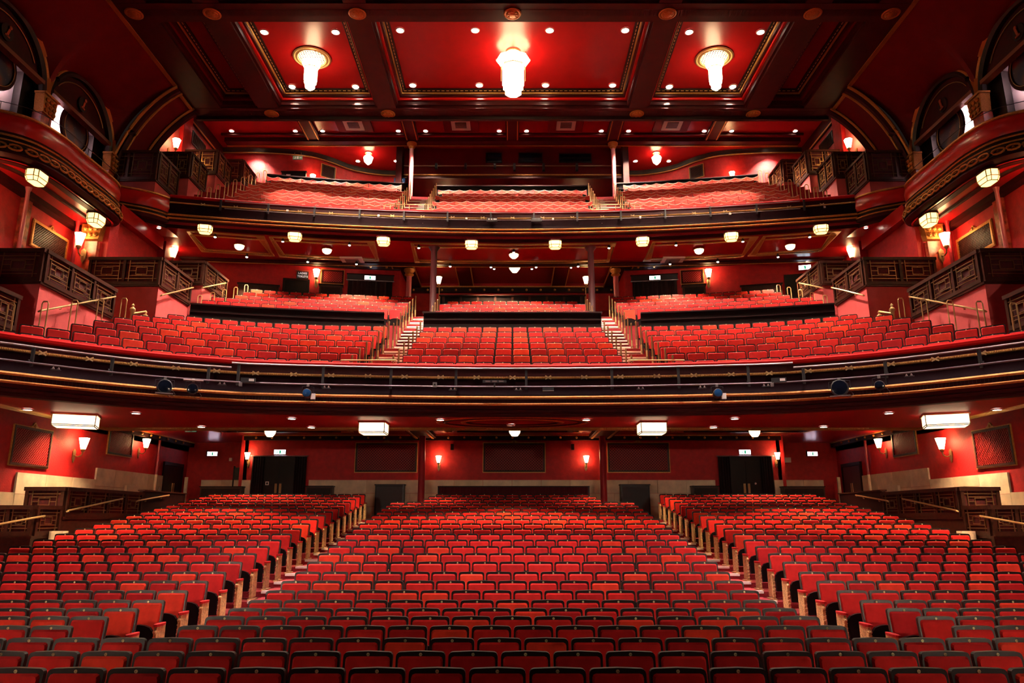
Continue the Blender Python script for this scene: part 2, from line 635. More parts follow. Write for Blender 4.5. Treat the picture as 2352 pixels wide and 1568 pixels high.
def frame_ring(x0, x1, y0, y1, z, w, h, m, parent, name='coffer_frame'):
    f = MB()
    f.box(x0, x1, y0, y0 + w, z - h, z)
    f.box(x0, x1, y1 - w, y1, z - h, z)
    f.box(x0, x0 + w, y0 + w, y1 - w, z - h, z)
    f.box(x1 - w, x1, y0 + w, y1 - w, z - h, z)
    return f.build(name, m, parent)


for x0, x1 in ((-11.5, -6.2), (-2.7, 2.7), (6.2, 11.5)):
    frame_ring(x0, x1, 23.0, 28.6, 5.595, .14, .05, GOLDL, o)
    frame_ring(x0 + .4, x1 - .4, 23.4, 28.2, 5.595, .2, .09, DARKRED, o)
for s in (-1, 1):
    f = MB()
    f.box(s * 3.55 - .45, s * 3.55 + .45, 22.4, 29.75, 5.46, 5.595)
    f.build('ceiling_rib', DARKRED, o)
    for d in (-.33, .33):
        MB().box(s * 3.55 + d - .04, s * 3.55 + d + .04, 22.4, 29.75, 5.43, 5.46).build('gilt_line', GOLDL, o)


# ------------------------------------------------------------------ balcony fronts
def balcony_front(name, path, Z, label, ornaments, flute=True):
    """Z: dict of heights"""
    root = tag(obj(name, None), label, None, None, 'structure')

    def sw(nm, prof, m, sm=True):
        mb = MB()
        mb.sweep(path, prof, True, True)
        return mb.build(nm, m, root, sm)
    t = Z['top']
    sw('rail_cushion', [(-.22, t - .14), (-.22, t - .02), (-.12, t + .01), (.02, t), (.09, t - .05), (.08, t - .11), (.03, t - .14)], CUSH)
    sw('upper_panel', [(-.2, t - .14), (.03, t - .14), (.03, Z['rope'] + .03), (-.2, Z['rope'] + .03)], DARKRED, False)
    sw('rope_moulding', [(-.1, Z['rope'] + .03), (.03, Z['rope'] + .03), (.085, Z['rope'] + .012), (.085, Z['rope'] - .022), (.03, Z['rope'] - .04), (-.1, Z['rope'] - .04)], ROPE)
    sw('main_panel', [(-.2, Z['rope'] - .04), (.04, Z['rope'] - .04), (.05, Z['rope'] - .12), (.02, (Z['rope'] + Z['g1']) / 2), (.05, Z['g1'] + .12), (.12, Z['g1'] + .05), (-.2, Z['g1'] + .05)], FASCIA)
    sw('upper_gilt_moulding', [(-.1, Z['g1'] + .05), (.13, Z['g1'] + .05), (.165, Z['g1'] + .01), (.13, Z['g1'] - .025), (-.1, Z['g1'] - .025)], GOLDL)
    sw('fluted_band', [(-.2, Z['g1'] - .025), (.10, Z['g1'] - .025), (.10, Z['g2'] + .03), (-.2, Z['g2'] + .03)], DARKRED, False)
    sw('lower_gilt_moulding', [(-.1, Z['g2'] + .03), (.12, Z['g2'] + .03), (.15, Z['g2']), (.11, Z['g2'] - .03), (-.1, Z['g2'] - .03)], GOLDL)
    sw('lower_cornice', [(-.5, Z['g2'] - .03), (.08, Z['g2'] - .03), (.04, Z['g2'] - .10), (-.06, Z['g2'] - .11), (-.08, Z['g2'] - .18), (-.26, Z['g2'] - .19), (-.28, Z['bot']), (-.5, Z['bot'])], DARKRED, False)
    # flutes, many hundreds: one part
    L = [0]
    for a, c in zip(path, path[1:]):
        L.append(L[-1] + math.hypot(c[0] - a[0], c[1] - a[1]))

    def along(u):
        for i in range(len(L) - 1):
            if L[i] <= u <= L[i + 1] + 1e-6:
                t_ = (u - L[i]) / (L[i + 1] - L[i])
                a, c = path[i], path[i + 1]
                return a[0] + (c[0] - a[0]) * t_, a[1] + (c[1] - a[1]) * t_, math.atan2(c[1] - a[1], c[0] - a[0])
        return path[-1][0], path[-1][1], 0
    if flute:
        mb = MB()
        u = .03
        while u < L[-1]:
            x, y, a = along(u)
            mb.obox((x + math.sin(a) * .11, y - math.cos(a) * .11, (Z['g1'] + Z['g2']) / 2), (.03, .03, Z['g1'] - Z['g2'] - .07), a)
            u += .075
        o = mb.build('flutes', DARKRED, root)
        o['kind'] = 'stuff'
    # crossed gilt ribbons on the rope
    me = MB()
    for sg in (-1, 1):
        me.bar((-.075, 0, .045 * sg), (.075, 0, -.045 * sg), .03, .02, (0, 1, 0))
    me = me.mesh('ribbon_cross', BRASS)
    u = (L[-1] / 2) % ornaments
    while u < L[-1]:
        x, y, a = along(u)
        obj('ribbon_cross', me, root, (x + math.sin(a) * .10, y - math.cos(a) * .10, Z['rope'] - .005), a)
        u += ornaments
    return root, along, L[-1]


dpath = mx_path(DF)
dfront, dalong, dlen = balcony_front('balcony_front', dpath, dict(top=6.16, rope=5.81, g1=5.27, g2=5.11, bot=4.86), 'dark curved dress circle front with gilt mouldings and red cushion', .92)
upath = mx_path([(13.62 * i / 20, ufas(13.62 * i / 20)) for i in range(21)])
ufront, ualong, ulen = balcony_front('balcony_front', upath, dict(top=14.84, rope=14.50, g1=13.95, g2=13.82, bot=13.55), 'dark curved upper circle front with gilt mouldings', 1.25, False)

# ------------------------------------------------------------------ dress circle tiers
def tier(name, fy, tops, seat_h, xs, back, label, base):
    mb = MB()
    n = len(tops)
    rows = []
    for k in range(n):
        z = tops[k] - seat_h
        yf = [(x, fy(x, k) - .50) for x in xs]
        zl = (tops[k - 1] - seat_h) if k else base
        rows.append([(x, y, zl) for x, y in yf])
        rows.append([(x, y, z) for x, y in yf])
    z = tops[-1] - seat_h
    rows.append([(x, back(x), z) for x in xs])
    mb.grid(rows)
    return struct(name, mb, CARPET, label)


xs = [-14.4 + 28.8 * i / 48 for i in range(49)]
tier('floor_dress_circle', drow, DTOP, .90, xs, lambda x: drear(x, 0) - .8, 'crimson carpeted steps of the dress circle', 4.99)
tier('floor_dress_circle_rear', drear, RTOP, .90, xs, lambda x: 36.0, 'crimson carpeted steps of the dress circle rear', 8.0)
tier('floor_upper_circle', urow, UTOP, .80, xs, lambda x: 38.0, 'crimson carpeted steps of the upper circle', 13.6)
mb = MB()
mb.grid([[(x, fas(x) + .16, 6.0) for x in xs], [(x, fas(x) + .16, 5.0) for x in xs]])
mb.grid([[(x, ufas(x) + .16, 14.75) for x in xs], [(x, ufas(x) + .16, 13.5) for x in xs]])
struct('wall_balcony_inner', mb, DARKRED, 'inner face of the balcony fronts')

# ceiling over the dress circle
mb = MB()
xs2 = [-14.4 + 28.8 * i / 36 for i in range(37)]
mb.grid([[(x, ufas(x) + .2, 13.56) for x in xs2], [(x, ufas(x) + 1.7, 13.30) for x in xs2], [(x, 31.0 - .004 * x * x, 13.30) for x in xs2], [(x, 31.0 - .004 * x * x, 13.72) for x in xs2], [(x, 35.4, 13.72) for x in xs2]])
struct('ceiling_dress', mb, RED_CEIL, 'glossy red ceiling over the dress circle')
o = tag(obj('trim_7', None), 'gilded panel mouldings on the upper circle soffit', None, None, 'structure')
for (xa, xb) in ((-13.0, -10.3), (-9.9, -5.9), (-4.2, 4.2), (5.9, 9.9), (10.3, 13.0)):
    N = 10
    px = [(xa + (xb - xa) * i / N) for i in range(N + 1)]
    for off, w in ((.35, .06), (.62, .035)):
        loop = [(x, ufas(x) + off) for x in px] + [(x, ufas(x) + 2.35 - off * .8) for x in px[::-1]]
        mb = MB()
        zz = [13.53 - (.26 / 1.5) * (off - .2) for x in px] + [13.295 for x in px]
        mb.sweep(loop, [(-w, 0), (-w, -.045), (w, -.045), (w, 0)], True, False, loop=True, zoff=zz)
        mb.build('panel_moulding', ROPE if w > .05 else GOLDL, o)
pth = [(x, 31.0 - .004 * x * x) for x in xs2]
MB().sweep(pth, [(.0, 13.22), (.3, 13.22), (.3, 13.31), (0, 13.31)]).build('ceiling_rib', DARKRED, o)
MB().sweep(pth, [(-.03, 13.20), (.02, 13.20), (.02, 13.26), (-.03, 13.26)]).build('gilt_line', GOLDL, o)
for s in (-1, 1):
    MB().box(min(s * 4.6, s * 5.5), max(s * 4.6, s * 5.5), 31.0, 34.9, 13.50, 13.715).build('ceiling_rib', DARKRED, o)
    MB().box(min(s * 1.95, s * 2.6), max(s * 1.95, s * 2.6), 31.0, 34.9, 13.50, 13.715).build('ceiling_rib', RED_DEEP, o)
    for d in (1.9, 2.6, 4.5, 5.5):
        MB().box(min(s * d, s * (d + .05)), max(s * d, s * (d + .05)), 31.0, 34.9, 13.48, 13.53).build('gilt_line', GOLDL, o)
MB().box(-4.5, 4.5, 34.55, 34.62, 13.42, 13.48).build('gilt_line', GOLDL, o)


def drw(x):
    return 32.5 - .0107 * x * x


# dress circle rear walls
mb = MB()
mb.box(-5.5, 5.5, 34.9, 35.2, 9.6, 13.75)
for s in (-1, 1):
    mb.box(min(s * 5.2, s * 5.5), max(s * 5.2, s * 5.5), 32.2, 34.9, 9.6, 13.75)
struct('wall_dress_centre', mb, RED_WALL, 'red wall behind the central dress circle')
c = struct('cornice', MB().box(-5.2, 5.2, 34.65, 34.9, 13.2, 13.42), DARK, 'dark cornice with gilded studs above the central dress circle wall')
me = MB().lathe([(.055, 0), (.06, .02), (.035, .055), (.005, .065)], 8).mesh('stud', GOLDL, True)
for j in range(15):
    q = obj('stud', me, c, (-4.9 + .70 * j, 34.65, 13.3))
    q.rotation_euler = (R(90), 0, 0)
for s in (-1, 1):
    px = [5.2 + 9.4 * i / 16 for i in range(17)]
    pth = [(s * x, drw(x)) for x in px]
    pth = pth if s > 0 else pth[::-1]
    mb = MB()
    mb.grid([[(x, y, 9.6) for x, y in pth], [(x, y, 13.75) for x, y in pth]])
    struct('wall_dress_rear_' + side_name(s), mb, RED_WALL, 'red rear wall of the dress circle on the %s' % side_name(s))
    mb = MB()
    mb.sweep(pth, [(0, 13.45), (.12, 13.45), (.2, 13.7), (0, 13.7)])
    c = struct('cornice', mb, DARK, 'dark cornice with gilded studs above the %s dress circle rear wall' % side_name(s))
    for j in range(12):
        xx = 5.8 + .72 * j
        q = obj('stud', me, c, (s * xx, drw(xx) - .14, 13.55))
        q.rotation_euler = (R(90), 0, 0)

# ------------------------------------------------------------------ upper circle room
mb = MB()
mb.grid([[(-15.3, 28.7, 20.95), (15.3, 28.7, 20.95)], [(-15.3, 37.6, 20.95), (15.3, 37.6, 20.95)]])
struct('ceiling_upper', mb, RED_CEIL, 'glossy red ceiling over the upper circle')
o = tag(obj('trim_8', None), 'dark ceiling ribs with gilt edges over the upper circle', None, None, 'structure')
for x in (-10.0, -5.05, 0, 5.05, 10.0):
    MB().box(x - .33, x + .33, 28.9, 33.5, 20.80, 20.945).build('ceiling_rib', DARKRED, o)
    for d in (-.25, .25):
        MB().box(x + d - .025, x + d + .025, 28.9, 33.5, 20.78, 20.80).build('gilt_line', GOLDL, o)
MB().box(-14.5, 14.5, 33.4, 33.85, 20.72, 20.945).build('ceiling_rib', DARKRED, o)
MB().box(-14.5, 14.5, 33.80, 33.87, 20.69, 20.73).build('gilt_line', GOLDL, o)
MB().box(-14.5, 14.5, 32.95, 33.05, 20.84, 20.945).build('ceiling_rib', DARKRED, o)
# curved rear wall
RW = smooth_curve([(5.6, 37.2), (7.2, 37.15), (8.7, 36.6), (9.9, 35.5), (10.9, 34.95), (12.9, 34.65), (15.2, 34.6)], 4)
for s in (-1, 1):
    mb = MB()
    mb.grid([[(s * x, y, 16) for x, y in RW], [(s * x, y, 21) for x, y in RW]])
    w = struct('wall_upper_rear', mb, RED_WALL, 'curved red rear wall of the upper circle on the %s' % side_name(s))
    pth = [(s * x, y) for x, y in RW]
    if s > 0:
        pass
    else:
        pth = pth[::-1]
    mb = MB()
    mb.sweep(pth, [(0, 20.7), (.12, 20.7), (.16, 20.86), (.2, 20.94), (0, 20.94)])
    mb.build('cornice', DARK, w)
    mb = MB()
    mb.sweep(pth, [(.10, 20.66), (.15, 20.66), (.15, 20.71), (.10, 20.71)])
    mb.build('gilt_line', ROPE, w)
    mb = MB()
    mb.box(min(s * 5.6, s * 5.9), max(s * 5.6, s * 5.9), 33.9, 37.3, 16.5, 20.9)
    struct('wall_upper_pier', mb, DARKRED, 'dark pier beside the control booth on the %s' % side_name(s))
# control booth
mb = MB()
mb.box(-5.6, 5.6, 34.5, 37.4, 19.25, 20.93)
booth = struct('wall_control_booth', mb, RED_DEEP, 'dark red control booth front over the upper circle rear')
MB().box(-5.6, 5.6, 34.44, 34.5, 19.38, 19.45).build('gilt_line', GOLDL, booth)
MB().box(-5.6, 5.6, 34.40, 34.5, 19.2, 19.3).build('booth_moulding', DARKRED, booth)
MB().box(-5.6, 5.6, 34.36, 34.40, 19.86, 19.90).build('booth_pipe', DULLBR, booth)
for x0, x1, z0, z1 in ((-1.32, -.58, 20.15, 20.62), (.35, 1.52, 20.15, 20.62), (2.45, 4.05, 20.15, 20.58)):
    wn = MB().box(x0, x1, 34.46, 34.49, z0, z1).build('window_pane', SCREENW, booth)
    f = MB()
    for a in ((x0 - .05, x0, z0 - .05, z1 + .05), (x1, x1 + .05, z0 - .05, z1 + .05), (x0, x1, z0 - .05, z0), (x0, x1, z1, z1 + .05)):
        f.box(a[0], a[1], 34.44, 34.5, a[2], a[3])
    f.build('window_frame', DARK, booth)
for x in (-3.9, -2.4, -.9, .1, 1.6, 3.3):
    MB().box(x - .06, x + .06, 34.2, 34.42, 19.7 - .12 * (x > 0), 19.95).build('booth_lantern', MATTE, booth)
mb = MB()
mb.box(-5.6, 5.6, 37.0, 37.3, 16, 19.3)
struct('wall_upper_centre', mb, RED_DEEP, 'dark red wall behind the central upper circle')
for s in (-1, 1):
    mb = MB()
    mb.box(min(s * 15.1, s * 15.4), max(s * 15.1, s * 15.4), 28.52, 35.0, 13.95, 21.0)
    w = struct('wall_upper_' + side_name(s), mb, PINK_WALL, 'pale rose side wall beside the upper circle on the %s' % side_name(s))
    MB().box(min(s * 15.1, s * 14.9), max(s * 15.1, s * 14.9), 30.0, 30.8, 14, 20.9).build('pilaster', RED_WALL, w)
    MB().box(min(s * 15.1, s * 14.96), max(s * 15.1, s * 14.96), 28.9, 34.6, 20.35, 20.94).build('wall_cornice', DARKRED, w)
    MB().box(min(s * 14.96, s * 14.92), max(s * 14.96, s * 14.92), 28.9, 34.6, 20.30, 20.36).build('gilt_line', GOLDL, w)
    # louvred vent high on the wall
    v = thing('wall_vent', 'louvred vent grille high on the %s wall of the upper circle' % side_name(s), 'vent', (s * 15.09, 31.9, 19.75))
    f = MB()
    for y0, y1, z0, z1 in ((-.75, .75, -.32, -.27), (-.75, .75, .27, .32), (-.75, -.7, -.27, .27), (.7, .75, -.27, .27)):
        f.box(min(0, -s * .06), max(0, -s * .06), y0, y1, z0, z1)
    f.build('frame', BROWN, v)
    MB().box(min(-s * .01, -s * .02), max(-s * .01, -s * .02), -.7, .7, -.27, .27).build('backing', BLACK, v)
    me = MB().box(min(-s * .02, -s * .05), max(-s * .02, -s * .05), -.012, .012, -.27, .27).mesh('slat', BROWN)
    for j in range(17):
        obj('slat', me, v, (0, -.66 + .082 * j, 0))

# ------------------------------------------------------------------ main coffered ceiling
ZB = 19.3
mb = MB()
mb.grid([[(-13.8, 8, 20.0), (13.8, 8, 20.0)], [(-13.8, 29, 20.0), (13.8, 29, 20.0)]])
struct('ceiling', mb, RED_CEIL, 'glossy red panels of the main coffered ceiling')
beams = tag(obj('ceiling_beams', None), 'dark oxblood beam grid of the main ceiling with gilt edges', None, None, 'structure')
XB = [(-13.75, -12.45), (-10.85, -9.95), (-5.75, -4.98), (4.98, 5.75), (9.95, 10.85), (12.45, 13.75)]
YB = [(8.0, 9.0), (14.9, 15.7), (21.45, 22.4), (28.0, 28.75)]
for a, c in XB:
    MB().box(a, c, 8, 28.75, ZB, 19.98).build('beam', DARKRED, beams)
for a, c in YB:
    MB().box(-13.75, 13.75, a, c, ZB - .01, 19.97).build('beam', DARKRED, beams)
MB().box(-13.75, 13.75, 28.62, 28.78, ZB - .16, ZB - .01).build('beam_edge', DARK, beams)
# fluted strips on the cross beams
mb = MB()
for yb in (21.92, 28.38):
    for j in range(520):
        x = -13 + 26 * j / 519
        mb.box(x - .012, x + .012, yb - .16, yb + .16, ZB - .025, ZB - .008)
q = mb.build('beam_flutes', DARKRED, beams)
q['kind'] = 'stuff'
# coffer mouldings
cells = [((-12.45, -10.85), 1), ((-9.95, -5.75), 0), ((-4.98, 4.98), 0), ((5.75, 9.95), 0), ((10.85, 12.45), 1)]
for yi in (1, 2):
    y0, y1 = YB[yi][1], YB[yi + 1][0]
    for (x0, x1), nar in cells:
        cf = tag(obj('coffer', None, beams), None)
        frame_ring(x0, x1, y0, y1, 19.62, .10, .22, DARKRED, cf, 'outer_moulding')
        frame_ring(x0 + .10, x1 - .10, y0 + .10, y1 - .10, 19.74, .09, .14, RED_DEEP if nar else RED_GLOSS, cf, 'middle_moulding')
        frame_ring(x0 + .19, x1 - .19, y0 + .19, y1 - .19, 19.82, .08, .12, DARKRED, cf, 'inner_moulding')
        frame_ring(x0 + .27, x1 - .27, y0 + .27, y1 - .27, 19.86, .05, .06, ROPE, cf, 'gilt_rope')
        frame_ring(x0 + .32, x1 - .32, y0 + .32, y1 - .32, 19.95, .16, .06, DARK, cf, 'dentil_bed')
        MB().box(x0 + .2, x1 - .2, y0 + .2, y1 - .2, 19.96, 19.985).build('coffer_panel', RED_DEEP if nar else RED_CEIL, cf)
        if yi == 2:
            mb = MB()
            for (xa, xb) in ((x0 + .38, x1 - .38),):
                nx = int((xb - xa) / .2)
                for j in range(nx):
                    for yy in (y0 + .40, y1 - .42):
                        mb.box(xa + .2 * j, xa + .2 * j + .12, yy, yy + .03, 19.87, 19.89)
                ny = int((y1 - y0 - .8) / .2)
                for j in range(ny):
                    for xx in (xa, xb - .03):
                        mb.box(xx, xx + .03, y0 + .4 + .2 * j, y0 + .52 + .2 * j, 19.87, 19.89)
            q = mb.build('dentils', BRASS, cf)
            q['kind'] = 'stuff'
# gilded rosettes where beams cross
me = MB().lathe([(.30, 0), (.31, -.03), (.27, -.05), (.22, -.035), (.2, -.05), (.1, -.09), (.03, -.10)], 20)
for j in range(8):
    a = 2 * PI * j / 8
    me.lathe([(.055, -.03), (.05, -.07), (.01, -.085)], 8, (.15 * math.cos(a), .15 * math.sin(a), 0))
me = me.mesh('rosette', GOLD, True)
for x in (-13.1, -10.4, -5.37, 0, 5.37, 10.4, 13.1):
    obj('rosette', me, beams, (x, 21.95, ZB - .01))
for x in (-10.4, -5.37, 5.37, 10.4):
    obj('rosette', me, beams, (x, 28.4, ZB - .01))
q = MB()
q.sweep([(1.8 * math.cos(2 * PI * j / 40), 19.95 + 1.45 * math.sin(2 * PI * j / 40)) for j in range(40)], [(-.07, 19.5), (-.03, 19.42), (.03, 19.42), (.07, 19.5)], True, False, loop=True)
q.build('oval_ring', GOLDL, beams)

# ------------------------------------------------------------------ coves with arched boxes
AY = [(18.1, 2.0), (24.35, 2.0)]        # arch centres and radii along the side wall
SPR = 16.2
ARC = [(18.0, 2.05), (22.25 + 2.1, 2.0)]


def zbot(y):
    z = SPR
    for yc, r in ((20.2, 2.0), (24.4, 2.0)):
        if abs(y - yc) < r:
            z = max(z, SPR + math.sqrt(r * r - (y - yc) ** 2))
    return z


for s in (-1, 1):
    sn = side_name(s)
    mb = MB()
    ys = [15.5 + .1 * i for i in range(112)]
    rows = []
    NS = 14
    for y in ys:
        zb = zbot(y)
        row = []
        for k in range(NS + 1):
            t = k / NS
            ex, ez = math.sin(t * PI / 2), math.cos(t * PI / 2)
            lx, lz = t, 1 - t
            u, v = .55 * ex + .45 * lx, .55 * ez + .45 * lz
            zbe = 16.9 * (1 - t * t) + zb * t * t
            row.append((s * (13.62 + 2.38 * u), y, zbe + (19.32 - zbe) * v))
        rows.append(row)
    mb.grid(rows)
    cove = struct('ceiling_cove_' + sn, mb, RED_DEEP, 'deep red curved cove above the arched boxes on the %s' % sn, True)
    # gilt guilloche edges
    mb = MB()
    mb.box(min(s * 13.55, s * 13.72), max(s * 13.55, s * 13.72), 12, 26.35, ZB - .03, ZB + .03)
    mb.build('gilt_border', GOLD, cove)

    def covept(y, t, zb, out=.0):
        ex, ez = math.sin(t * PI / 2), math.cos(t * PI / 2)
        u, v = .55 * ex + .45 * t, .55 * ez + .45 * (1 - t)
        return (s * (13.62 + 2.38 * u - out), y, zb + (19.32 - zb) * v - out)
    # end arch band of the cove
    band = [(26.5, .0, DARKRED, 1.9), ]
    rows = []
    for y in (26.45, 26.75, 28.05, 28.5):
        rows.append([covept(y, k / 20, 15.4, .02 if y in (26.45, 28.5) else -.02) for k in range(21)])
    mb = MB()
    mb.grid(rows)
    mb.build('arch_band', RED_DEEP, cove, True)
    rows = [[covept(28.5, k / 20, 15.4, .02) for k in range(21)], [covept(28.5, k / 20, 15.4, -.9) for k in range(21)]]
    MB().grid(rows).build('arch_reveal', DARKRED, cove)
    for yg, rr in ((26.36, .065), (26.85, .05), (28.0, .05)):
        MB().tube([covept(yg, k / 24, 15.4, .04) for k in range(25)], rr, 6).build('gilt_border', GOLD, cove, True)
    for yg in (26.6, 28.3):
        MB().tube([covept(yg, k / 24, 15.4, .03) for k in range(25)], .13, 6).build('arch_moulding', DARKRED, cove, True)
    for t in (.03, .97):
        a, c = covept(26.85, t, 15.4, .03), covept(28.0, t, 15.4, .03)
        MB().bar(a, c, .12, .08).build('gilt_block', GOLD, cove)
    # archivolts, tympana and capitals
    for ai, yc in enumerate((20.2, 24.4)):
        pts = [(s * 15.97, yc - 1.98 * math.cos(PI * k / 28), SPR + 1.98 * math.sin(PI * k / 28)) for k in range(29)]
        MB().tube(pts, .14, 6).build('archivolt', DARK, cove, True)
        pts = [(s * 15.90, yc - 2.12 * math.cos(PI * k / 28), SPR + 2.12 * math.sin(PI * k / 28)) for k in range(3, 26)]
        MB().tube(pts, .075, 6).build('gilt_guilloche', GOLD, cove, True)
        for ka, kb in ((0, 3), (19, 22), (25, 28)):
            pts = [(s * 15.88, yc - 2.12 * math.cos(PI * k / 28), SPR + 2.12 * math.sin(PI * k / 28)) for k in range(ka, kb + 1)]
            MB().tube(pts, .10, 4).build('gilt_block', mat('plain_gilt_block', (.52, .17, .035), .5, metal=.4), cove)
        poly = [(yc - 1.9 * math.cos(PI * k / 24), SPR + 1.9 * math.sin(PI * k / 24)) for k in range(25)]
        poly = [p for p in poly if p[1] >= SPR + .48]
        tm = MB().prism(poly, s * 16.05, s * 16.12, 'x').build('tympanum', DARKRED, cove)
        pts = [(s * 16.02, yc - 1.62 * math.cos(PI * k / 20), SPR + .3 + 1.35 * math.sin(PI * k / 20)) for k in range(3, 18)]
        MB().tube(pts, .022, 5).build('tympanum_line', DULLBR, tm)
        MB().lathe([(.26, 0), (.28, .03), (.24, .03)], 18, (s * 16.0, yc, SPR + 1.05), 'x').build('emblem_disc', DARK, tm)
        em = MB()
        em.bar((s * 15.96, yc - .03, SPR + .90), (s * 15.96, yc + .05, SPR + 1.2), .09, .03, (1, 0, 0))
        em.lathe([(.06, 0), (.07, .03), (.02, .05)], 10, (s * 15.95, yc + .05, SPR + 1.24), 'x')
        em.bar((s * 15.96, yc - .12, SPR + .92), (s * 15.96, yc + .10, SPR + .90), .06, .03, (1, 0, 0))
        em.build('emblem_figure', mat('emblem_gilt', (.40, .06, .02), .4, metal=.3), tm)
        MB().box(min(s * 15.85, s * 16.1), max(s * 15.85, s * 16.1), yc - 1.85, yc + 1.85, SPR + .38, SPR + .52).build('pelmet_rail', mat('dull_gilt_wood', (.16, .045, .018), .4, metal=.3), cove)
        # recess behind the arch
        rc = MB()
        rc.grid([[(s * 16.62, yc - 1.9, 13.0), (s * 16.62, yc + 1.9, 13.0)], [(s * 16.62, yc - 1.9, 18.2), (s * 16.62, yc + 1.9, 18.2)]])
        rc.build('recess_back', mat('pale_recess', (.75, .55, .55), .6), cove)
        rc = MB()
        for e in (-1, 1):
            rc.box(min(s * 16.0, s * 17.35), max(s * 16.0, s * 17.35), yc + e * 1.95 - .08, yc + e * 1.95 + .08, 13, 18.2)
        rc.box(min(s * 16.1, s * 17.4), max(s * 16.1, s * 17.4), yc - 1.95, yc + 1.95, 18.15, 18.25)
        rc.build('recess_side', DARK, cove)
        for e, xo in ((-1, 1.25), (1, 1.25)):
            MB().box(min(s * 16.25, s * 16.5), max(s * 16.25, s * 16.5), yc + e * xo - .25 + e * .35, yc + e * xo + .25 + e * .35, 13.2, 16.75).build('recess_curtain', BLACK, cove)
        d = thing('starry_disc', '%s round starry sky disc in the %s arch of the %s box wall' % ('bronze-rimmed', 'rear' if ai else 'front', sn), 'wall disc', (s * 16.3, yc + .2, 16.3))
        MB().lathe([(.70, 0), (.70, -s * .03)], 40, (0, 0, 0), 'x').build('sky_face', STARRY, d)
        MB().sweep([(.78 * math.cos(2 * PI * k / 40), .78 * math.sin(2 * PI * k / 40)) for k in range(40)], [(-.08, -.05), (-.05, .05), (.05, .05), (.08, -.05)], True, False, loop=True)
        rim = MB()
        rows = []
        for k in range(41):
            a = 2 * PI * k / 40
            rows.append([(-s * (.02 + .07 * w), r_ * math.cos(a), r_ * math.sin(a)) for r_, w in ((.69, 0), (.71, .8), (.77, 1), (.84, .7), (.86, -.5))])
        rim.grid(rows)
        rim.build('rim', DARKRED, d, True)
        MB().tube([(-s * .09, .715 * math.cos(2 * PI * k / 40), .715 * math.sin(2 * PI * k / 40)) for k in range(41)], .014, 5).build('gilt_bead', BRASS, d)
        MB().box(min(0, s * .1), max(0, s * .1), -.05, .05, -1.6, -.4).build('stand', DARK, d)
        hl = MB()
        hl.grid([[(s * .05, r_ * math.cos(2 * PI * k / 40), r_ * math.sin(2 * PI * k / 40)) for k in range(0, 41, 4)] for r_ in (.48, .60)])
        hl.build('halo_lamp', mat('halo_tube', (1, .9, .9), .5, emit=75, ecol=(1, .78, .80)), d)
    for yc in (22.3, 26.5, 18.1):
        cp = MB()
        cp.prism([(yc - .30, 15.55), (yc + .30, 15.55), (yc + .36, 16.2), (yc - .36, 16.2)], s * 15.72, s * 16.05, 'x')
        for j in range(3):
            for q_ in range(3):
                cp.lathe([(.08, 0), (.085, -s * .05), (.03, -s * .10)], 7, (s * 15.72, yc - .19 + .19 * j, 15.66 + .19 * q_), 'x')
        cp.box(min(s * 15.66, s * 16.05), max(s * 15.66, s * 16.05), yc - .40, yc + .40, 16.2, 16.27)
        cp.build('gilded_capital', GOLD, cove)
        MB().box(min(s * 15.78, s * 16.1), max(s * 15.78, s * 16.1), yc - .27, yc + .27, 12.6, 15.55).build('pier', MARBLE, cove)
    struct('wall_box_' + sn, MB().box(min(s * 17.3, s * 17.5), max(s * 17.3, s * 17.5), 10, 27.2, 4.5, 19), RED_DEEP, 'outer %s wall behind the boxes' % sn)

# ------------------------------------------------------------------ curved side boxes of the upper circle
BP = smooth_curve([(16.6, 18.75), (15.8, 18.85), (14.96, 19.16), (14.31, 19.67), (14.02, 20.64), (14.0, 22.0), (13.99, 23.5), (14.12, 24.2), (14.55, 24.62), (15.2, 24.75)], 4)
SP = [(15.9, 25.75), (15.05, 25.9), (14.66, 26.12)] + [(14.66 - 1.04 * t - .10 * math.sin(PI * t), 26.12 + .97 * t - .10 * math.sin(PI * t)) for t in (.2, .4, .6, .8, 1)]


def guilloche(path, n, z0, z1, mb, step=.34):
    """interlaced gilt rings along a moulding"""
    L = [0]
    for a, c in zip(path, path[1:]):
        L.append(L[-1] + math.hypot(c[0] - a[0], c[1] - a[1]))
    u = step / 2
    while u < L[-1]:
        for i in range(len(L) - 1):
            if L[i] <= u <= L[i + 1]:
                t = (u - L[i]) / (L[i + 1] - L[i])
                a, c = path[i], path[i + 1]
                x, y = a[0] + (c[0] - a[0]) * t, a[1] + (c[1] - a[1]) * t
                d = math.hypot(c[0] - a[0], c[1] - a[1])
                tx, ty = (c[0] - a[0]) / d, (c[1] - a[1]) / d
                nx, ny = ty, -tx
                r = step * .5
                ring = [(x + nx * n + tx * r * math.cos(2 * PI * k / 10), y + ny * n + ty * r * math.cos(2 * PI * k / 10), (z0 + z1) / 2 + (z1 - z0) * .5 * math.sin(2 * PI * k / 10)) for k in range(11)]
                mb.tube(ring, .036, 5)
                mb.lathe([(.05, 0), (.03, .03)], 6, (x + nx * n, y + ny * n, (z0 + z1) / 2 - .01))
                break
        u += step


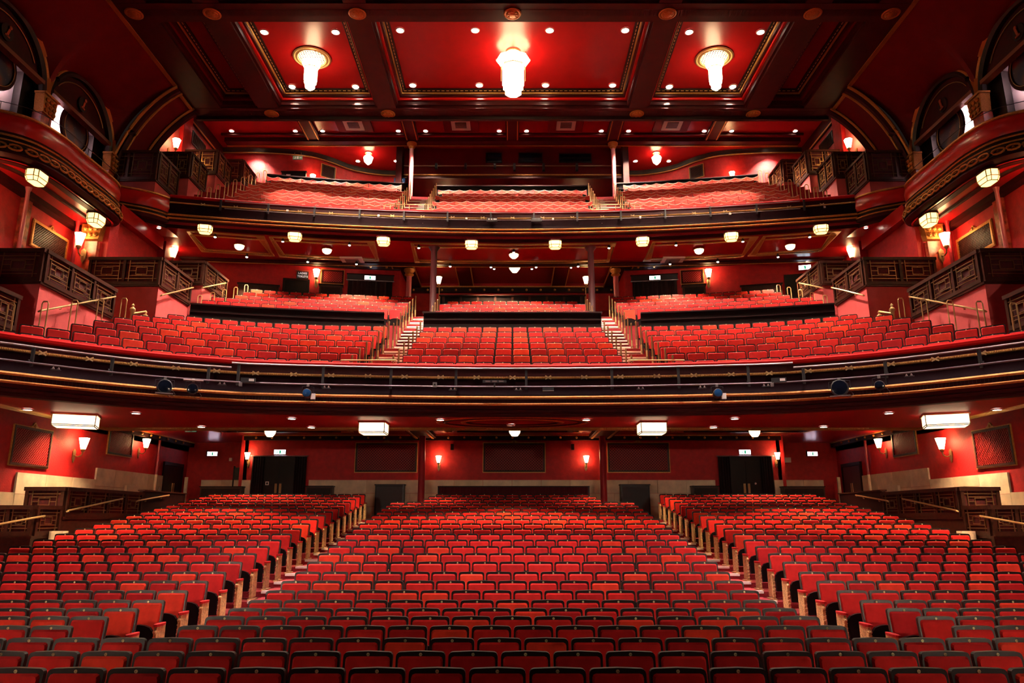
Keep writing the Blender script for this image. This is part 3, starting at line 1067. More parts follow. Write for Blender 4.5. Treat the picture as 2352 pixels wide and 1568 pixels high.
for s in (-1, 1):
    sn = side_name(s)
    for nm, P, t, lab in (('box_front', BP, 13.9, 'bowed glossy red box front with gilt scroll band on the %s' % sn), ('box_front', SP, 14.74, 'short curved red balcony end joining the upper circle on the %s' % sn)):
        pth = [(s * x, y) for x, y in P]
        if s > 0:
            pth = pth[::-1]
        root = tag(obj(nm, None), lab, None, None, 'structure')

        def sw(n_, prof, m_, sm=True):
            q = MB()
            q.sweep(pth, prof, True, True)
            return q.build(n_, m_, root, sm)
        sw('gilt_rail', [(-.2, t - .09), (-.2, t), (-.02, t + .01), (.06, t - .02), (.06, t - .07), (.02, t - .09)], GOLDL)
        sw('red_panel', [(-.2, t - .09), (0, t - .09), (.06, t - .2), (.10, t - .36), (.09, t - .52), (.03, t - .66), (-.2, t - .66)], RED_GLOSS)
        sw('upper_band', [(-.2, t - .66), (.05, t - .66), (.09, t - .70), (.05, t - .74), (-.2, t - .74)], DARKRED)
        sw('gilt_band', [(-.1, t - .74), (.08, t - .74), (.11, t - .77), (.08, t - .80), (-.1, t - .80)], GOLDL)
        sw('dark_band', [(-.2, t - .80), (.05, t - .80), (.12, t - .93), (-.2, t - .93)], DARK)
        sw('lower_gilt_band', [(-.1, t - .93), (.14, t - .93), (.16, t - .955), (.14, t - .98), (-.1, t - .98)], GOLDL)
        big = t < 14
        if big:
            sw('scroll_bed', [(-.2, t - .98), (.12, t - .98), (.2, t - 1.06), (.2, t - 1.28), (-.2, t - 1.28)], DARK)
            g = MB()
            guilloche(pth, .21, t - 1.25, t - 1.09, g)
            g.build('gilt_scroll_band', GOLD, root, True)
            sw('lower_roll', [(-.2, t - 1.28), (.16, t - 1.28), (.18, t - 1.36), (.06, t - 1.44), (-.06, t - 1.46), (-.08, t - 1.52), (-.3, t - 1.52)], DARKRED)
        else:
            sw('lower_roll', [(-.2, t - .98), (.10, t - .98), (.06, t - 1.1), (-.1, t - 1.16), (-.12, t - 1.3), (-.3, t - 1.3)], DARKRED)
        # thin guard rail on top
        g = MB()
        if big:
            g.tube([(x, y, t + .26) for x, y in pth], .012, 5)
            for x, y in pth[2::6]:
                g.tube([(x, y, t), (x, y, t + .26)], .01, 4)
            g.build('guard_rail', MATTE, root)
    # soffits and floors of the boxes
    mb = MB()
    mb.add([(s * x, y, 12.40) for x, y in BP] + [(s * 17.3, 24.75, 12.40), (s * 17.3, 12, 12.40), (s * 16.6, 12, 12.40)], [tuple(range(len(BP) + 3))])
    mb.add([(s * x, y, 13.3) for x, y in BP] + [(s * 17.3, 24.75, 13.3), (s * 17.3, 18, 13.3)], [tuple(range(len(BP) + 2))])
    so = struct('ceiling_box_' + sn, mb, RED_CEIL, 'glossy red soffit under the bowed %s box' % sn)
    MB().sweep([(s * (x + .75), y) for x, y in BP[4:]][::s if s < 0 else -1] if False else ([(s * (x + .7), y) for x, y in BP[6:-4]] if s < 0 else [(s * (x + .7), y) for x, y in BP[6:-4]][::-1]), [(-.09, 12.39), (-.05, 12.33), (.05, 12.33), (.09, 12.39)]).build('soffit_moulding', DARKRED, so)
    MB().box(min(s * 15.3, s * 15.6), max(s * 15.3, s * 15.6), 12, 24.7, 12.2, 12.4).build('soffit_beam', DARKRED, so)
    mb = MB()
    mb.add([(s * x, y, 13.42) for x, y in SP] + [(s * 13.62, 29.5, 13.42), (s * 17.3, 29.5, 13.42), (s * 17.3, 24.7, 13.42), (s * 15.9, 24.7, 13.42)], [tuple(range(len(SP) + 4))])
    mb.add([(s * 14.2, 24.7, 12.9), (s * 17.3, 24.7, 12.9), (s * 17.3, 28.0, 12.9), (s * 14.2, 28.0, 12.9)], [(0, 1, 2, 3)])
    mb.add([(s * 14.2, 24.7, 12.9), (s * 14.2, 28, 12.9), (s * 14.2, 28, 13.42), (s * 14.2, 24.7, 13.42)], [(0, 1, 2, 3)])
    mb.add([(s * x, y, 13.9) for x, y in SP] + [(s * 13.62, 29.5, 13.9), (s * 17.3, 29.5, 13.9), (s * 17.3, 25.7, 13.9)], [tuple(range(len(SP) + 3))])
    struct('ceiling_box_rear_' + sn, mb, RED_CEIL, 'red soffit panels below the %s end of the upper circle' % sn)
    # dress level side walls
    mb = MB()
    mb.box(min(s * 15.6, s * 15.9), max(s * 15.6, s * 15.9), 10, 24.3, 5.2, 12.5)
    mb.box(min(s * 14.5, s * 15.9), max(s * 14.5, s * 15.9), 24.3, 24.6, 5.2, 13.4)
    mb.box(min(s * 14.5, s * 14.8), max(s * 14.5, s * 14.8), 24.6, 33, 5.2, 13.4)
    w = struct('wall_dress_' + sn, mb, RED_WALL, 'textured red side wall of the dress circle on the %s' % sn)
    MB().box(min(s * 14.2, s * 14.5), max(s * 14.2, s * 14.5), 28.2, 29.0, 7, 13.4).build('pilaster', REDCOL, w)
    MB().box(min(s * 14.3, s * 14.5), max(s * 14.3, s * 14.5), 24.32, 24.9, 7, 13.4).build('pilaster', RED_WALL, w)
    pl = tag(obj('trim_%d' % (9 if s < 0 else 10), None), 'veined marble pilaster with gilded capital beside the %s dress box' % sn, None, None, 'structure')
    MB().box(min(s * 14.56, s * 15.0), max(s * 14.56, s * 15.0), 24.12, 24.3, 7.5, 11.75).build('pilaster_shaft', MARBLE, pl)
    cp = MB()
    cp.prism([(s * 14.5, 11.8), (s * 15.06, 11.8), (s * 15.12, 12.36), (s * 14.42, 12.36)], 24.02, 24.3, 'y')
    for j in range(3):
        for q_ in range(2):
            cp.lathe([(.08, 0), (.085, -.05), (.03, -.10)], 7, (s * (14.6 + .18 * j), 24.02, 11.95 + .22 * q_), 'y')
    cp.build('gilded_capital', GOLD, pl)
    MB().box(min(s * 15.48, s * 15.6), max(s * 15.48, s * 15.6), 21.5, 21.9, 7, 12.3).build('wall_pilaster', MARBLE, w)
    # slim iron columns
    for x, y, z0, z1, nm in ((15.05, 21.0, 8.2, 12.3, 'front'), (15.2, 23.9, 8.2, 12.4, 'rear')):
        q = tag(MB().lathe([(.10, z0), (.065, z0 + .1), (.06, z1 - .15), (.1, z1)], 12, (s * x, y, 0)).build('column', STEELP if nm == 'front' else REDCOL, None, True), 'slender %s column in the %s dress box' % (nm, sn), None, None, 'structure')


# ------------------------------------------------------------------ fixture builders
def lattice_face(parent, p, ang, L, zb, zt, npan, bars, back, name='parapet_face', bw=.022):
    h = zt - zb
    f = MB()
    f.box(-.03, L + .03, -.07, .06, h - .10, h)
    f.box(0, L, -.05, .05, 0, .11)
    sw = .09
    xs_ = [i * (L - sw) / npan for i in range(npan + 1)]
    for x in xs_:
        f.box(x, x + sw, -.05, .05, .11, h - .10)
    o = f.build(name, BROWN, parent, False, (p[0], p[1], zb), ang)
    b_ = MB()
    la = MB()
    for i in range(npan):
        x0, x1 = xs_[i] + sw, xs_[i + 1]
        z0, z1 = .11, h - .10
        b_.box(x0, x1, .015, .04, z0, z1)
        w, hh = x1 - x0, z1 - z0
        cx, cz = (x0 + x1) / 2, (z0 + z1) / 2
        gx, gz = w * .12, hh * .14

        def hb(xa, xb, z):
            la.box(xa, xb, -.03, -.008, z - bw / 2, z + bw / 2)

        def vb(x, za, zb_):
            la.box(x - bw / 2, x + bw / 2, -.032, -.006, za, zb_)
        for z in (z0 + gz, z1 - gz):
            hb(x0, x1, z)
        for z in (z0 + gz * 2, z1 - gz * 2):
            hb(x0 + gx, x1 - gx, z)
        for x in (x0 + gx, x1 - gx):
            vb(x, z0, z1)
        ra, rb = w * .17, hh * .16
        hb(cx - ra, cx + ra, cz + rb)
        hb(cx - ra, cx + ra, cz - rb)
        vb(cx - ra, cz - rb, cz + rb)
        vb(cx + ra, cz - rb, cz + rb)
        hb(x0 + gx, cx - ra, cz)
        hb(cx + ra, x1 - gx, cz)
        vb(cx, cz + rb, z1 - gz * 2)
        vb(cx, z0 + gz * 2, cz - rb)
    b_.build('backing', back, o)
    la.build('lattice', bars, o)
    return o


BARS = mat('lattice_brass', (.60, .36, .13), .35, metal=.8)
BARS2 = mat('lattice_tarnished', (.30, .17, .08), .4, metal=.8)
BACKR = mat('lattice_red_backing', (.075, .003, .004), .8, noise=.4, nscale=12)


def theatre_box(s, xp, xw, y0, y1, zt, h, zf, label, bars, nf, nsd, base=True, bmat=None):
    t = thing('theatre_box', label, 'theatre box')
    if s < 0:
        lattice_face(t, (-xw, y0), 0, xw - xp, zt - h, zt, nf, bars, BACKR, 'front_parapet')
        lattice_face(t, (-xp, y0 + .06), R(90), y1 - y0 - .06, zt - h, zt, nsd, bars, BACKR, 'side_parapet')
    else:
        lattice_face(t, (xp, y0), 0, xw - xp, zt - h, zt, nf, bars, BACKR, 'front_parapet')
        lattice_face(t, (xp, y1), R(-90), y1 - y0 - .06, zt - h, zt, nsd, bars, BACKR, 'side_parapet')
    if base:
        a, c = sorted((s * (xp + .02), s * xw))
        MB().box(a, c, y0 + .03, y1 - .02, zf, zt - h - .001).build('base_wall', bmat or PINK_WALL, t)
        a, c = sorted((s * (xp - .03), s * xw))
        MB().box(a, c, y0 - .03, y1, zt - h - .06, zt - h + .0).build('sill', BROWN, t)
    return t


for s in (-1, 1):
    sn = side_name(s)
    theatre_box(s, 12.0, 14.4, 18.85, 19.95, 2.62, .75, .2, 'low wooden stalls box with red-backed lattice nearest the stage, %s' % sn, BARS2, 4, 1, True, BROWN)
    theatre_box(s, 12.0, 13.05, 20.04, 24.2, 3.12, .78, .2, 'dark wood stalls box with lattice panels before the %s stone dado' % sn, BARS2, 1, 4, True, BROWN)
    t = tag(MB().box(min(s * 12.0, s * 12.12), max(s * 12.0, s * 12.12), 24.25, 27.4, 1.9, 3.16).build('barrier', DARK), 'plain dark wooden barrier behind the %s stalls box' % sn, 'barrier')
    MB().box(min(s * 11.95, s * 12.17), max(s * 11.95, s * 12.17), 24.25, 27.45, 3.16, 3.2).build('top_rail', BROWN, t)
    theatre_box(s, 12.0, 15.55, 14.3, 17.05, 7.56, .88, 5.75, 'lowest dress circle box beside the balcony end, %s' % sn, BARS2, 3, 3)
    theatre_box(s, 12.0, 15.55, 17.72, 21.12, 9.03, .88, 5.75, 'middle dress circle box with three dark lattice panels, %s' % sn, BARS2, 3, 3)
    theatre_box(s, 12.0, 14.45, 23.68, 26.05, 10.98, .98, 6.5, 'rear dress circle box with rose base wall, %s' % sn, BARS2, 2, 2)
    theatre_box(s, 12.0, 14.45, 27.0, 29.3, 12.05, .92, 8.5, 'highest dress circle box at the back, %s' % sn, BARS2, 2, 2)
    theatre_box(s, 14.1, 16.4, 26.6, 28.4, 16.55, 1.25, 13.95, 'unlit upper circle box nearest the arches, %s' % sn, BARS2, 2, 2)
    theatre_box(s, 13.75, 15.05, 28.58, 30.2, 17.55, 1.15, 13.95, 'second upper circle box with brass lattice, %s' % sn, BARS, 2, 2)
    theatre_box(s, 13.42, 15.05, 30.38, 32.0, 18.62, 1.15, 14.6, 'third upper circle box with brass lattice, tallest in view, %s' % sn, BARS, 2, 2)
    theatre_box(s, 13.1, 15.05, 32.5, 34.3, 19.25, 1.1, 15.5, 'rearmost upper circle box with brass lattice, %s' % sn, BARS, 2, 2)


def downlight(loc, label, power, r=.10, col=WHITE, cone=85, lens=None, group=None, name='downlight', drop=0., tilt=None, stem=True):
    t = thing(name, label, 'downlight', loc, 0, group)
    if drop:
        MB().lathe([(.035, 0), (.035, -drop)], 8).build('housing', MATTE, t)
        MB().lathe([(.055, -drop), (.06, -drop - .08), (.05, -drop - .10)], 10).build('lamp_head', MATTE, t)
        z = -drop - .101
    else:
        MB().lathe([(r * 1.35, 0), (r * 1.35, -.015), (r * 1.02, -.03), (r, -.005)], 16, caps=False).build('bezel', WHITEP, t, True)
        z = -.012
    MB().lathe([(r * .3, z - .002), (r, z)] if not drop else [(.01, z - .035), (.04, z - .02), (.05, z)], 14).build('lens', lens or G_SPOT, t)
    if power:
        lamp('SPOT', (0, 0, z - .06), power, col, t, tilt or (0, 0, 0), .05, cone, .7)
    return t


def ceiling_positions(pts):
    return pts


# main ceiling downlights
k = 0
for r_, y in enumerate((23.74, 27.29)):
    for i, x in enumerate((-4.18, -1.39, 1.39, 4.2)):
        downlight((x, y, 19.955), 'recessed downlight in the central ceiling panel, %s row, %s from left' % ('nearer' if r_ == 0 else 'farther', od(i)), (P_CEIL * 1.6 * (i in (0, 2)) if r_ == 0 else P_CEILB), .13, lens=G_SPOT, cone=100 if r_ == 0 else 44, tilt=None if r_ == 0 else (R(31), 0, 0), col=WHITE)
    for s in (-1, 1):
        for i, x in enumerate((9.27, 6.6)):
            downlight((s * x, y + .1, 19.955), 'recessed downlight in the %s ceiling panel, %s %s corner' % (side_name(s), 'near' if r_ == 0 else 'far', 'outer' if i == 0 else 'inner'), (P_CEIL * 1.8 * i if r_ == 0 else P_CEILB), .13, cone=100 if r_ == 0 else 44, tilt=None if r_ == 0 else (R(31), 0, 0))
# the same fittings in the bay nearer the stage (above the camera's view), angled on to the front stalls
for r_, (y, tl) in enumerate(((9.6, 17), (13.2, 14), (16.6, 24))):
    for i, x in enumerate((-7.6, -2.4, 2.6, 7.8)):
        downlight((x, y, 19.955), 'angled downlight in the ceiling bay nearest the stage, %s row, %s from left' % (('first', 'second', 'third')[r_], od(i)), P_FORE if r_ < 2 else P_FORED, .13, cone=34, col=PINK if r_ < 2 else WARM, tilt=(R(tl), 0, 0))
# added fill floods out of view, to brighten the front rows and box fronts
for i, x in enumerate((-9.0, 9.0)):
    t = thing('fill_flood', 'stage flood on the proscenium, %s side' % ('left' if i == 0 else 'right'), 'stage lamp', (x, 2.8, 4.9))
    MB().lathe([(.18, -.2), (.2, .0), (.14, .22), (.05, .26)], 14, (0, 0, 0), 'z').build('body', MATTE, t, True)
    MB().lathe([(.17, -.19), (.05, -.185)], 14, (0, 0, 0), 'z').build('lens', G_SPOTS, t)
    lamp('SPOT', (0, 0, -.3), P_FILL, (1, .74, .55), t, (R(84), 0, R(12) * (1 if x > 0 else -1)), .2, 120, 1.)
# upper circle downlights
for i, x in enumerate((-13.9, -10.75, -9.4, -5.65, -4.3, -.65, .7, 4.4, 5.75, 9.5, 10.85, 14.0)):
    downlight((x, 32.75, 20.945), 'bright downlight over the upper circle front row, %s from left' % od(i), P_UPPER * 2 if i % 2 == 0 else 0, .10, lens=G_SPOT, cone=100)
for i, x in enumerate((-13.2, -10.75, -8.6, -6.42, 6.42, 8.6, 10.85, 13.2)):
    downlight((x, 34.05, 20.945), 'downlight behind the upper circle beam, %s from left' % od(i), P_UPPER * (1.4 if i in (2, 5) else .35) if i in (0, 2, 5, 7) else 0, .10, cone=100)
for i, x in enumerate((-8.3, -6.25, 6.6, 8.4)):
    downlight((x, 35.9, 20.945), 'downlight by the rear pendant of the upper circle, %s from left' % od(i), 0, .10, cone=100)
# dress circle spots
for i, (x, y) in enumerate([(-12.0, 27.7), (-9.42, 28.2), (-6.77, 28.6), (-3.93, 28.9), (.06, 29.3), (4.05, 28.9), (6.8, 28.6), (9.45, 28.2), (12.0, 27.7)]):
    zc = 13.30 + .26 * max(0, (ufas(x) + 1.7 - y) / 1.5)
    downlight((x, y, zc), 'small hanging spotlight under the upper circle edge, %s from left' % od(i), P_DRESS * 2 if i % 2 == 0 else 0, .06, drop=.10, lens=G_SPOTS, cone=110, col=WARM)
for i, (x, y) in enumerate([(-11.3, 29.4), (-8.87, 30.0), (-6.82, 30.3), (-2.75, 30.6), (-.95, 30.7), (1.05, 30.7), (2.9, 30.6), (6.9, 30.3), (8.9, 30.0), (11.3, 29.4)]):
    downlight((x, y, 13.30), 'small hanging spotlight over the dress circle rear seats, %s from left' % od(i), P_DRESS * 2 if i in (0, 2, 4, 7, 9) else 0, .06, drop=.10, lens=G_SPOTS, cone=110, col=WARM)
for i, (x, y) in enumerate([(-9.2, 31.2), (-7.3, 31.3), (-4.4, 31.7), (-2.6, 32.0), (-.85, 32.2), (.9, 32.2), (2.7, 32.0), (4.4, 31.7), (7.3, 31.3), (9.2, 31.2)]):
    downlight((x, y, 13.72), 'small spotlight near the dress circle rear wall, %s from left' % od(i), 0, .06, drop=.08, lens=G_SPOTS, cone=110)
# stalls downlights
for i, (x, y) in enumerate([(-12.2, 18.3), (-9.8, 18.95), (-6.05, 20.0), (-2.0, 20.25), (2.05, 20.25), (6.1, 20.0), (9.8, 18.95), (12.2, 18.3)]):
    downlight((x, y, 4.975), 'recessed downlight near the edge of the stalls soffit, %s from left' % od(i), P_STALL, .10, lens=G_SPOTS, cone=105, col=WARM)
for i, (x, y) in enumerate([(-9.3, 21.85), (-6.05, 22.0), (-.04, 21.45), (6.05, 22.0), (9.3, 21.85)]):
    downlight((x, y, 4.975), 'recessed downlight beside the gilded stalls moulding, %s from left' % od(i), P_STALL * 1.5 if i != 1 and i != 3 else 0, .10, lens=G_SPOTS, cone=105, col=WARM)
for i, (x, y) in enumerate([(-13.6, 23.0), (-9.6, 26.6), (-4.2, 25.6), (-1.2, 25.9), (1.2, 25.9), (4.2, 25.6), (9.6, 26.6), (13.6, 23.0)]):
    downlight((x, y, 5.595), 'recessed downlight over the rear stalls, %s from left' % od(i), P_STALL * 1.3 if i not in (3, 4) else 0, .10, lens=G_SPOTS, cone=110, col=WARM)
for s in (-1, 1):
    for i, (x, y, z) in enumerate([(16.0, 20.3, 12.395), (16.05, 22.4, 12.395), (14.9, 25.6, 12.895), (13.9, 26.9, 13.41)]):
        downlight((s * x, y, z), 'downlight in the soffit below the %s box, %s from the stage' % (side_name(s), od(i)), 0, .07, lens=G_SPOTS, cone=110)


# chandeliers -------------------------------------------------------
def chandelier(loc, label, rose, k=1., sc=1.):
    t = thing('chandelier', label, 'chandelier', loc)
    t.scale = (sc, sc, sc)
    if rose:
        MB().lathe([(.95, 0), (.97, -.05), (.90, -.09), (.84, -.05), (.80, -.06), (.74, -.10), (.70, -.06)], 36, caps=False).build('ceiling_rose', BRASS, t, True)
        la = MB()
        for i in range(-5, 6):
            hl = math.sqrt(max(.0, .70 ** 2 - (i * .125) ** 2))
            la.box(-hl, hl, i * .125 - .028, i * .125 + .028, -.05, -.03)
            la.box(i * .125 - .028, i * .125 + .028, -hl, hl, -.052, -.032)
        la.build('rose_lattice', CREAMP, t)
        MB().lathe([(.68, -.012), (.05, -.014)], 30, caps=False).build('rose_backing', DARK, t)
    else:
        MB().lathe([(.3, 0), (.3, -.06), (.1, -.10), (.05, -.3)], 16).build('ceiling_rose', BRASS, t)
    MB().tube([(0, 0, -.02), (0, 0, -.5)], .03, 8).build('stem', BRASS, t)
    z = -.35
    # flared upper crown of glass petals
    N = 8
    fr = MB()
    for j in range(N):
        a0, a1 = 2 * PI * j / N, 2 * PI * (j + 1) / N
        ax, bx_ = (math.cos(a0), math.sin(a0)), (math.cos(a1), math.sin(a1))
        g = MB()
        r0, r1 = .40 * k, .58 * k
        g.add([(ax[0] * r0, ax[1] * r0, z - .32), (bx_[0] * r0, bx_[1] * r0, z - .32), (bx_[0] * r1, bx_[1] * r1, z), (ax[0] * r1, ax[1] * r1, z)], [(0, 1, 2, 3)])
        g.build('glass_petal', G_WARM, t)
        fr.bar((ax[0] * r0, ax[1] * r0, z - .32), (ax[0] * (r1 + .01), ax[1] * (r1 + .01), z + .06), .02)
        fr.bar((ax[0] * (r0 + .01), ax[1] * (r0 + .01), z - .32), (bx_[0] * (r0 + .01), bx_[1] * (r0 + .01), z - .32), .035)
        fr.bar((ax[0] * (r0 + .005), ax[1] * (r0 + .005), z - .32), (ax[0] * (r0 + .005), ax[1] * (r0 + .005), z - .9), .012)
    fr.build('brass_frame', BRASS, t)
    tiers = [(.39 * k, -.33, -1.0), (.36 * k, -.98, -1.18), (.29 * k, -1.16, -1.42), (.18 * k, -1.40, -1.55)]
    for i, (r, za, zb) in enumerate(tiers):
        MB().lathe([(r, z + za), (r * (1 if i < 3 else .6), z + zb)], 8, a0=PI / 8).build('glass_tier', G_WARM, t)
    return t


chandelier((-7.9, 25.4, 19.96), 'blazing stepped glass chandelier under a latticed rose, left ceiling panel', True, .86, .76)
chandelier((7.95, 25.4, 19.96), 'blazing stepped glass chandelier under a latticed rose, right ceiling panel', True, .86, .76)
chandelier((.03, 25.1, 19.96), 'largest blazing stepped glass chandelier, central ceiling panel', False, 1.15)


def lantern(name, loc, label, w, d, h, rz, glass, cham=.22, cat='lantern', base=True, power=0):
    """chamfered glass ceiling lantern"""
    t = thing(name, label, cat, loc, rz)
    c = cham * min(w, d)
    if cham:
        oc = [(-w / 2 + c, -d / 2), (w / 2 - c, -d / 2), (w / 2, -d / 2 + c), (w / 2, d / 2 - c), (w / 2 - c, d / 2), (-w / 2 + c, d / 2), (-w / 2, d / 2 - c), (-w / 2, -d / 2 + c)]
    else:
        oc = [(-w / 2, -d / 2), (w / 2, -d / 2), (w / 2, d / 2), (-w / 2, d / 2)]
    n = len(oc)
    b0 = .80 if cham else .97
    zs = -h * .66 if cham else -h * .9
    ins = [(x * b0, y * b0) for x, y in oc]
    MB().prism([(x * 1.08, y * 1.08) for x, y in oc], 0, -.05, 'z').build('cap', DARKRED if cham else BRASS, t)
    g = MB()
    g.add([(x, y, -.05) for x, y in oc] + [(x, y, zs) for x, y in oc] + [(x, y, -h) for x, y in ins],
          [(i, (i + 1) % n, n + (i + 1) % n, n + i) for i in range(n)] + [(n + i, n + (i + 1) % n, 2 * n + (i + 1) % n, 2 * n + i) for i in range(n)] + [tuple(range(2 * n, 3 * n))])
    g.build('glass', glass, t)
    f = MB()
    for i in range(n):
        j = (i + 1) % n
        f.bar((*oc[i], -.05), (*oc[i], zs), .02)
        f.bar((*oc[i], zs), (*oc[j], zs), .02)
        f.bar((*oc[i], zs), (*ins[i], -h), .018)
        f.bar((*ins[i], -h), (*ins[j], -h), .018)
    f.build('leading', DULLBR, t)
    return t


for i, (x, y) in enumerate([(-12.1, 26.95), (-8.8, 27.75), (-5.3, 28.25), (-1.7, 28.62), (1.78, 28.62), (5.35, 28.25), (8.85, 27.75), (12.15, 26.95)]):
    sl = .0176 * x
    z = 13.56 - .17 * (y - ufas(x) - .2)
    lantern('balcony_lantern', (x, y, min(z, 13.56) - .035), 'amber glass lantern under the upper circle front, %s from left' % od(i), .52, .40, .33, -sl, G_LANT)
for s in (-1, 1):
    for i, y in enumerate((20.1, 23.3)):
        lantern('box_lantern', (s * 14.22, y, 12.385), 'amber glass lantern under the bowed %s box, %s one' % (side_name(s), 'nearer' if i == 0 else 'farther'), .40, .62, .38, 0, G_LANT)
for i, (x, y, w, rz) in enumerate([(-11.6, 19.4, 1.0, R(22)), (-3.98, 21.0, .72, 0), (4.0, 21.0, .72, 0), (11.45, 19.3, 1.0, R(-22))]):
    lantern('ceiling_light_box', (x, y, 4.978), 'bright %s glass light box on the stalls soffit, %s from left' % ('large' if w > .9 else 'square', od(i)), w, .72, .33, rz, G_LANTB, 0, 'ceiling light')


def bowl(loc, label, r=.22, drop=.0, h=.22):
    t = thing('bowl_light', label, 'ceiling light', loc)
    MB().lathe([(r * .5, 0), (r * 1.05, -.02 - drop * 0), (r * 1.05, -.04)], 12).build('canopy', BRASS, t)
    if drop:
        MB().tube([(0, 0, -.03), (0, 0, -.06 - drop)], .02, 6).build('stem', BRASS, t)
    MB().lathe([(r, -.04 - drop), (r * .88, -.04 - drop - h * .55), (r * .5, -.04 - drop - h)], 8).build('glass_bowl', G_LANTB, t)
    return t


for i, (x, y, z) in enumerate([(-11.3, 28.5, 13.3), (-7.85, 29.2, 13.38), (.06, 29.75, 13.375), (7.9, 29.2, 13.38), (11.5, 28.5, 13.3)]):
    bowl((x, y, z), 'small glass bowl light under the upper circle soffit, %s from left' % od(i), .21, h=.16)
for i, (x, y) in enumerate([(-8.5, 25.7), (.08, 25.5), (8.5, 25.7)]):
    bowl((x, y, 5.597), 'glass bowl light on the rear stalls ceiling, %s from left' % od(i), .21, drop=.24, h=.24)
t = thing('pendant_bowl', 'central glass pendant bowl near the dress circle rear wall', 'pendant lamp', (.1, 31.5, 13.72))
MB().lathe([(.12, 0), (.13, -.03), (.03, -.05), (.025, -.24)], 12).build('stem', BRASS, t)
MB().lathe([(.12, -.22), (.27, -.26), (.24, -.42), (.12, -.58)], 8).build('glass_bowl', G_LANTB, t)
for s in (-1, 1):
    t = thing('pendant_light', 'glowing glass acorn pendant at the upper circle rear, %s' % side_name(s), 'pendant lamp', (s * 7.55, 35.0, 20.945))
    MB().lathe([(.18, 0), (.19, -.04), (.04, -.06), (.03, -.12)], 14).build('canopy', BRASS, t)
    MB().lathe([(.10, -.12), (.26, -.28), (.20, -.52), (.04, -.68)], 8).build('glass_shade', G_WARM, t)


def sconce(loc, ang, label, k=1., post=0.):
    """wall lamp; local -Y points away from the wall"""
    t = thing('wall_sconce', label, 'wall lamp', loc, ang)
    if post:
        MB().tube([(0, -.02, -post), (0, -.02, -.2)], .022, 8).build('post', BRASS, t)
    else:
        MB().prism([(-.05 * k, -.30 * k), (0, -.40 * k), (.05 * k, -.30 * k), (.06 * k, -.12 * k), (0, -.06 * k), (-.06 * k, -.12 * k)], -.001, -.035, 'y').build('back_plate', DULLBR, t)
    MB().tube([(0, -.03, -.22 * k), (0, -.12 * k, -.26 * k), (0, -.20 * k, -.22 * k), (0, -.22 * k, -.14 * k)], .016 * k, 6).build('arm', DULLBR, t)
    MB().lathe([(.03 * k, -.14 * k), (.055 * k, -.10 * k), (.05 * k, -.07 * k)], 10, (0, -.22 * k, 0)).build('cup', BRASS, t)
    MB().lathe([(.055 * k, -.07 * k), (.118 * k, .20 * k)], 6, (0, -.22 * k, 0), caps=False).build('glass_shade', G_SCON, t)
    return t


for s in (-1, 1):
    sn = side_name(s)
    sconce((s * 2.98, WY - .001, 4.55), 0, 'glass cup wall lamp between rear stalls grilles, %s of centre' % sn)
    sconce((s * 10.7, WY - .001, 4.68), 0, 'glass cup wall lamp beside the curtained stalls doors, %s' % sn)
    sconce((s * 14.497, 24.35, 4.62), R(90) if s < 0 else R(-90), 'large glass cup wall lamp between grilles on the %s stalls wall' % sn, 1.35)
    sconce((s * 14.497, 28.55, 5.05), R(90) if s < 0 else R(-90), 'glass cup wall lamp beside the rear grille, %s stalls wall' % sn, 1.25)
    sconce((s * 14.95, 24.08, 11.55), 0, 'glass cup lamp by the gilded capital in the %s dress box' % sn, 1.6)
    sconce((s * 15.597, 19.2, 11.5), R(90) if s < 0 else R(-90), 'glass cup lamp on the outer wall of the nearest %s dress box' % sn, 1.6)
    sconce((s * 14.498, 28.9, 13.0), R(90) if s < 0 else R(-90), 'glass cup lamp high above the rear %s dress boxes' % sn, 1.4)
    sconce((s * 15.098, 29.2, 18.2), R(90) if s < 0 else R(-90), 'candle-bright wall lamp beyond the %s cove arch' % sn, 1.5)
    sconce((s * 3.35, 32.0, 12.75), 0, 'glass cup lamp on a brass post by the central rear parapet, %s' % sn, 1.2, 1.5)
    xx = 8.9
    sconce((s * xx, drw(xx) - .003, 12.95), math.atan2(-.0214 * xx * s, 1), 'wall lamp beside the door at the dress circle rear, %s' % sn, 1.35)
    sconce((s * (10.35 if s < 0 else 11.3), interp(RW, 10.35 if s < 0 else 11.3) - .02, 19.35), 0, 'glowing wall lamp behind the upper circle parapet, %s' % sn, 1.3)
    sconce((s * 3.6, 36.99, 19.1 - .55), 0, 'half-hidden glowing lamp under the control booth, %s' % sn, 1.6)

# ------------------------------------------------------------------ seats
def rrect(hw, z0, z1, r, n=3, dip=0.):
    p = [(-hw, z0), (hw, z0)]
    for k in range(n + 1):
        a = (PI / 2) * k / n
        p.append((hw - r + r * math.cos(a), z1 - r + r * math.sin(a)))
    if dip:
        p.append((0, z1 + dip))
    for k in range(n + 1):
        a = PI / 2 + (PI / 2) * k / n
        p.append((-hw + r + r * math.cos(a), z1 - r + r * math.sin(a)))
    return p


def lean(mb, z0=.40, k=.19):
    mb.v = [(x, y + max(0, z - z0) * k, z) for x, y, z in mb.v]
    return mb


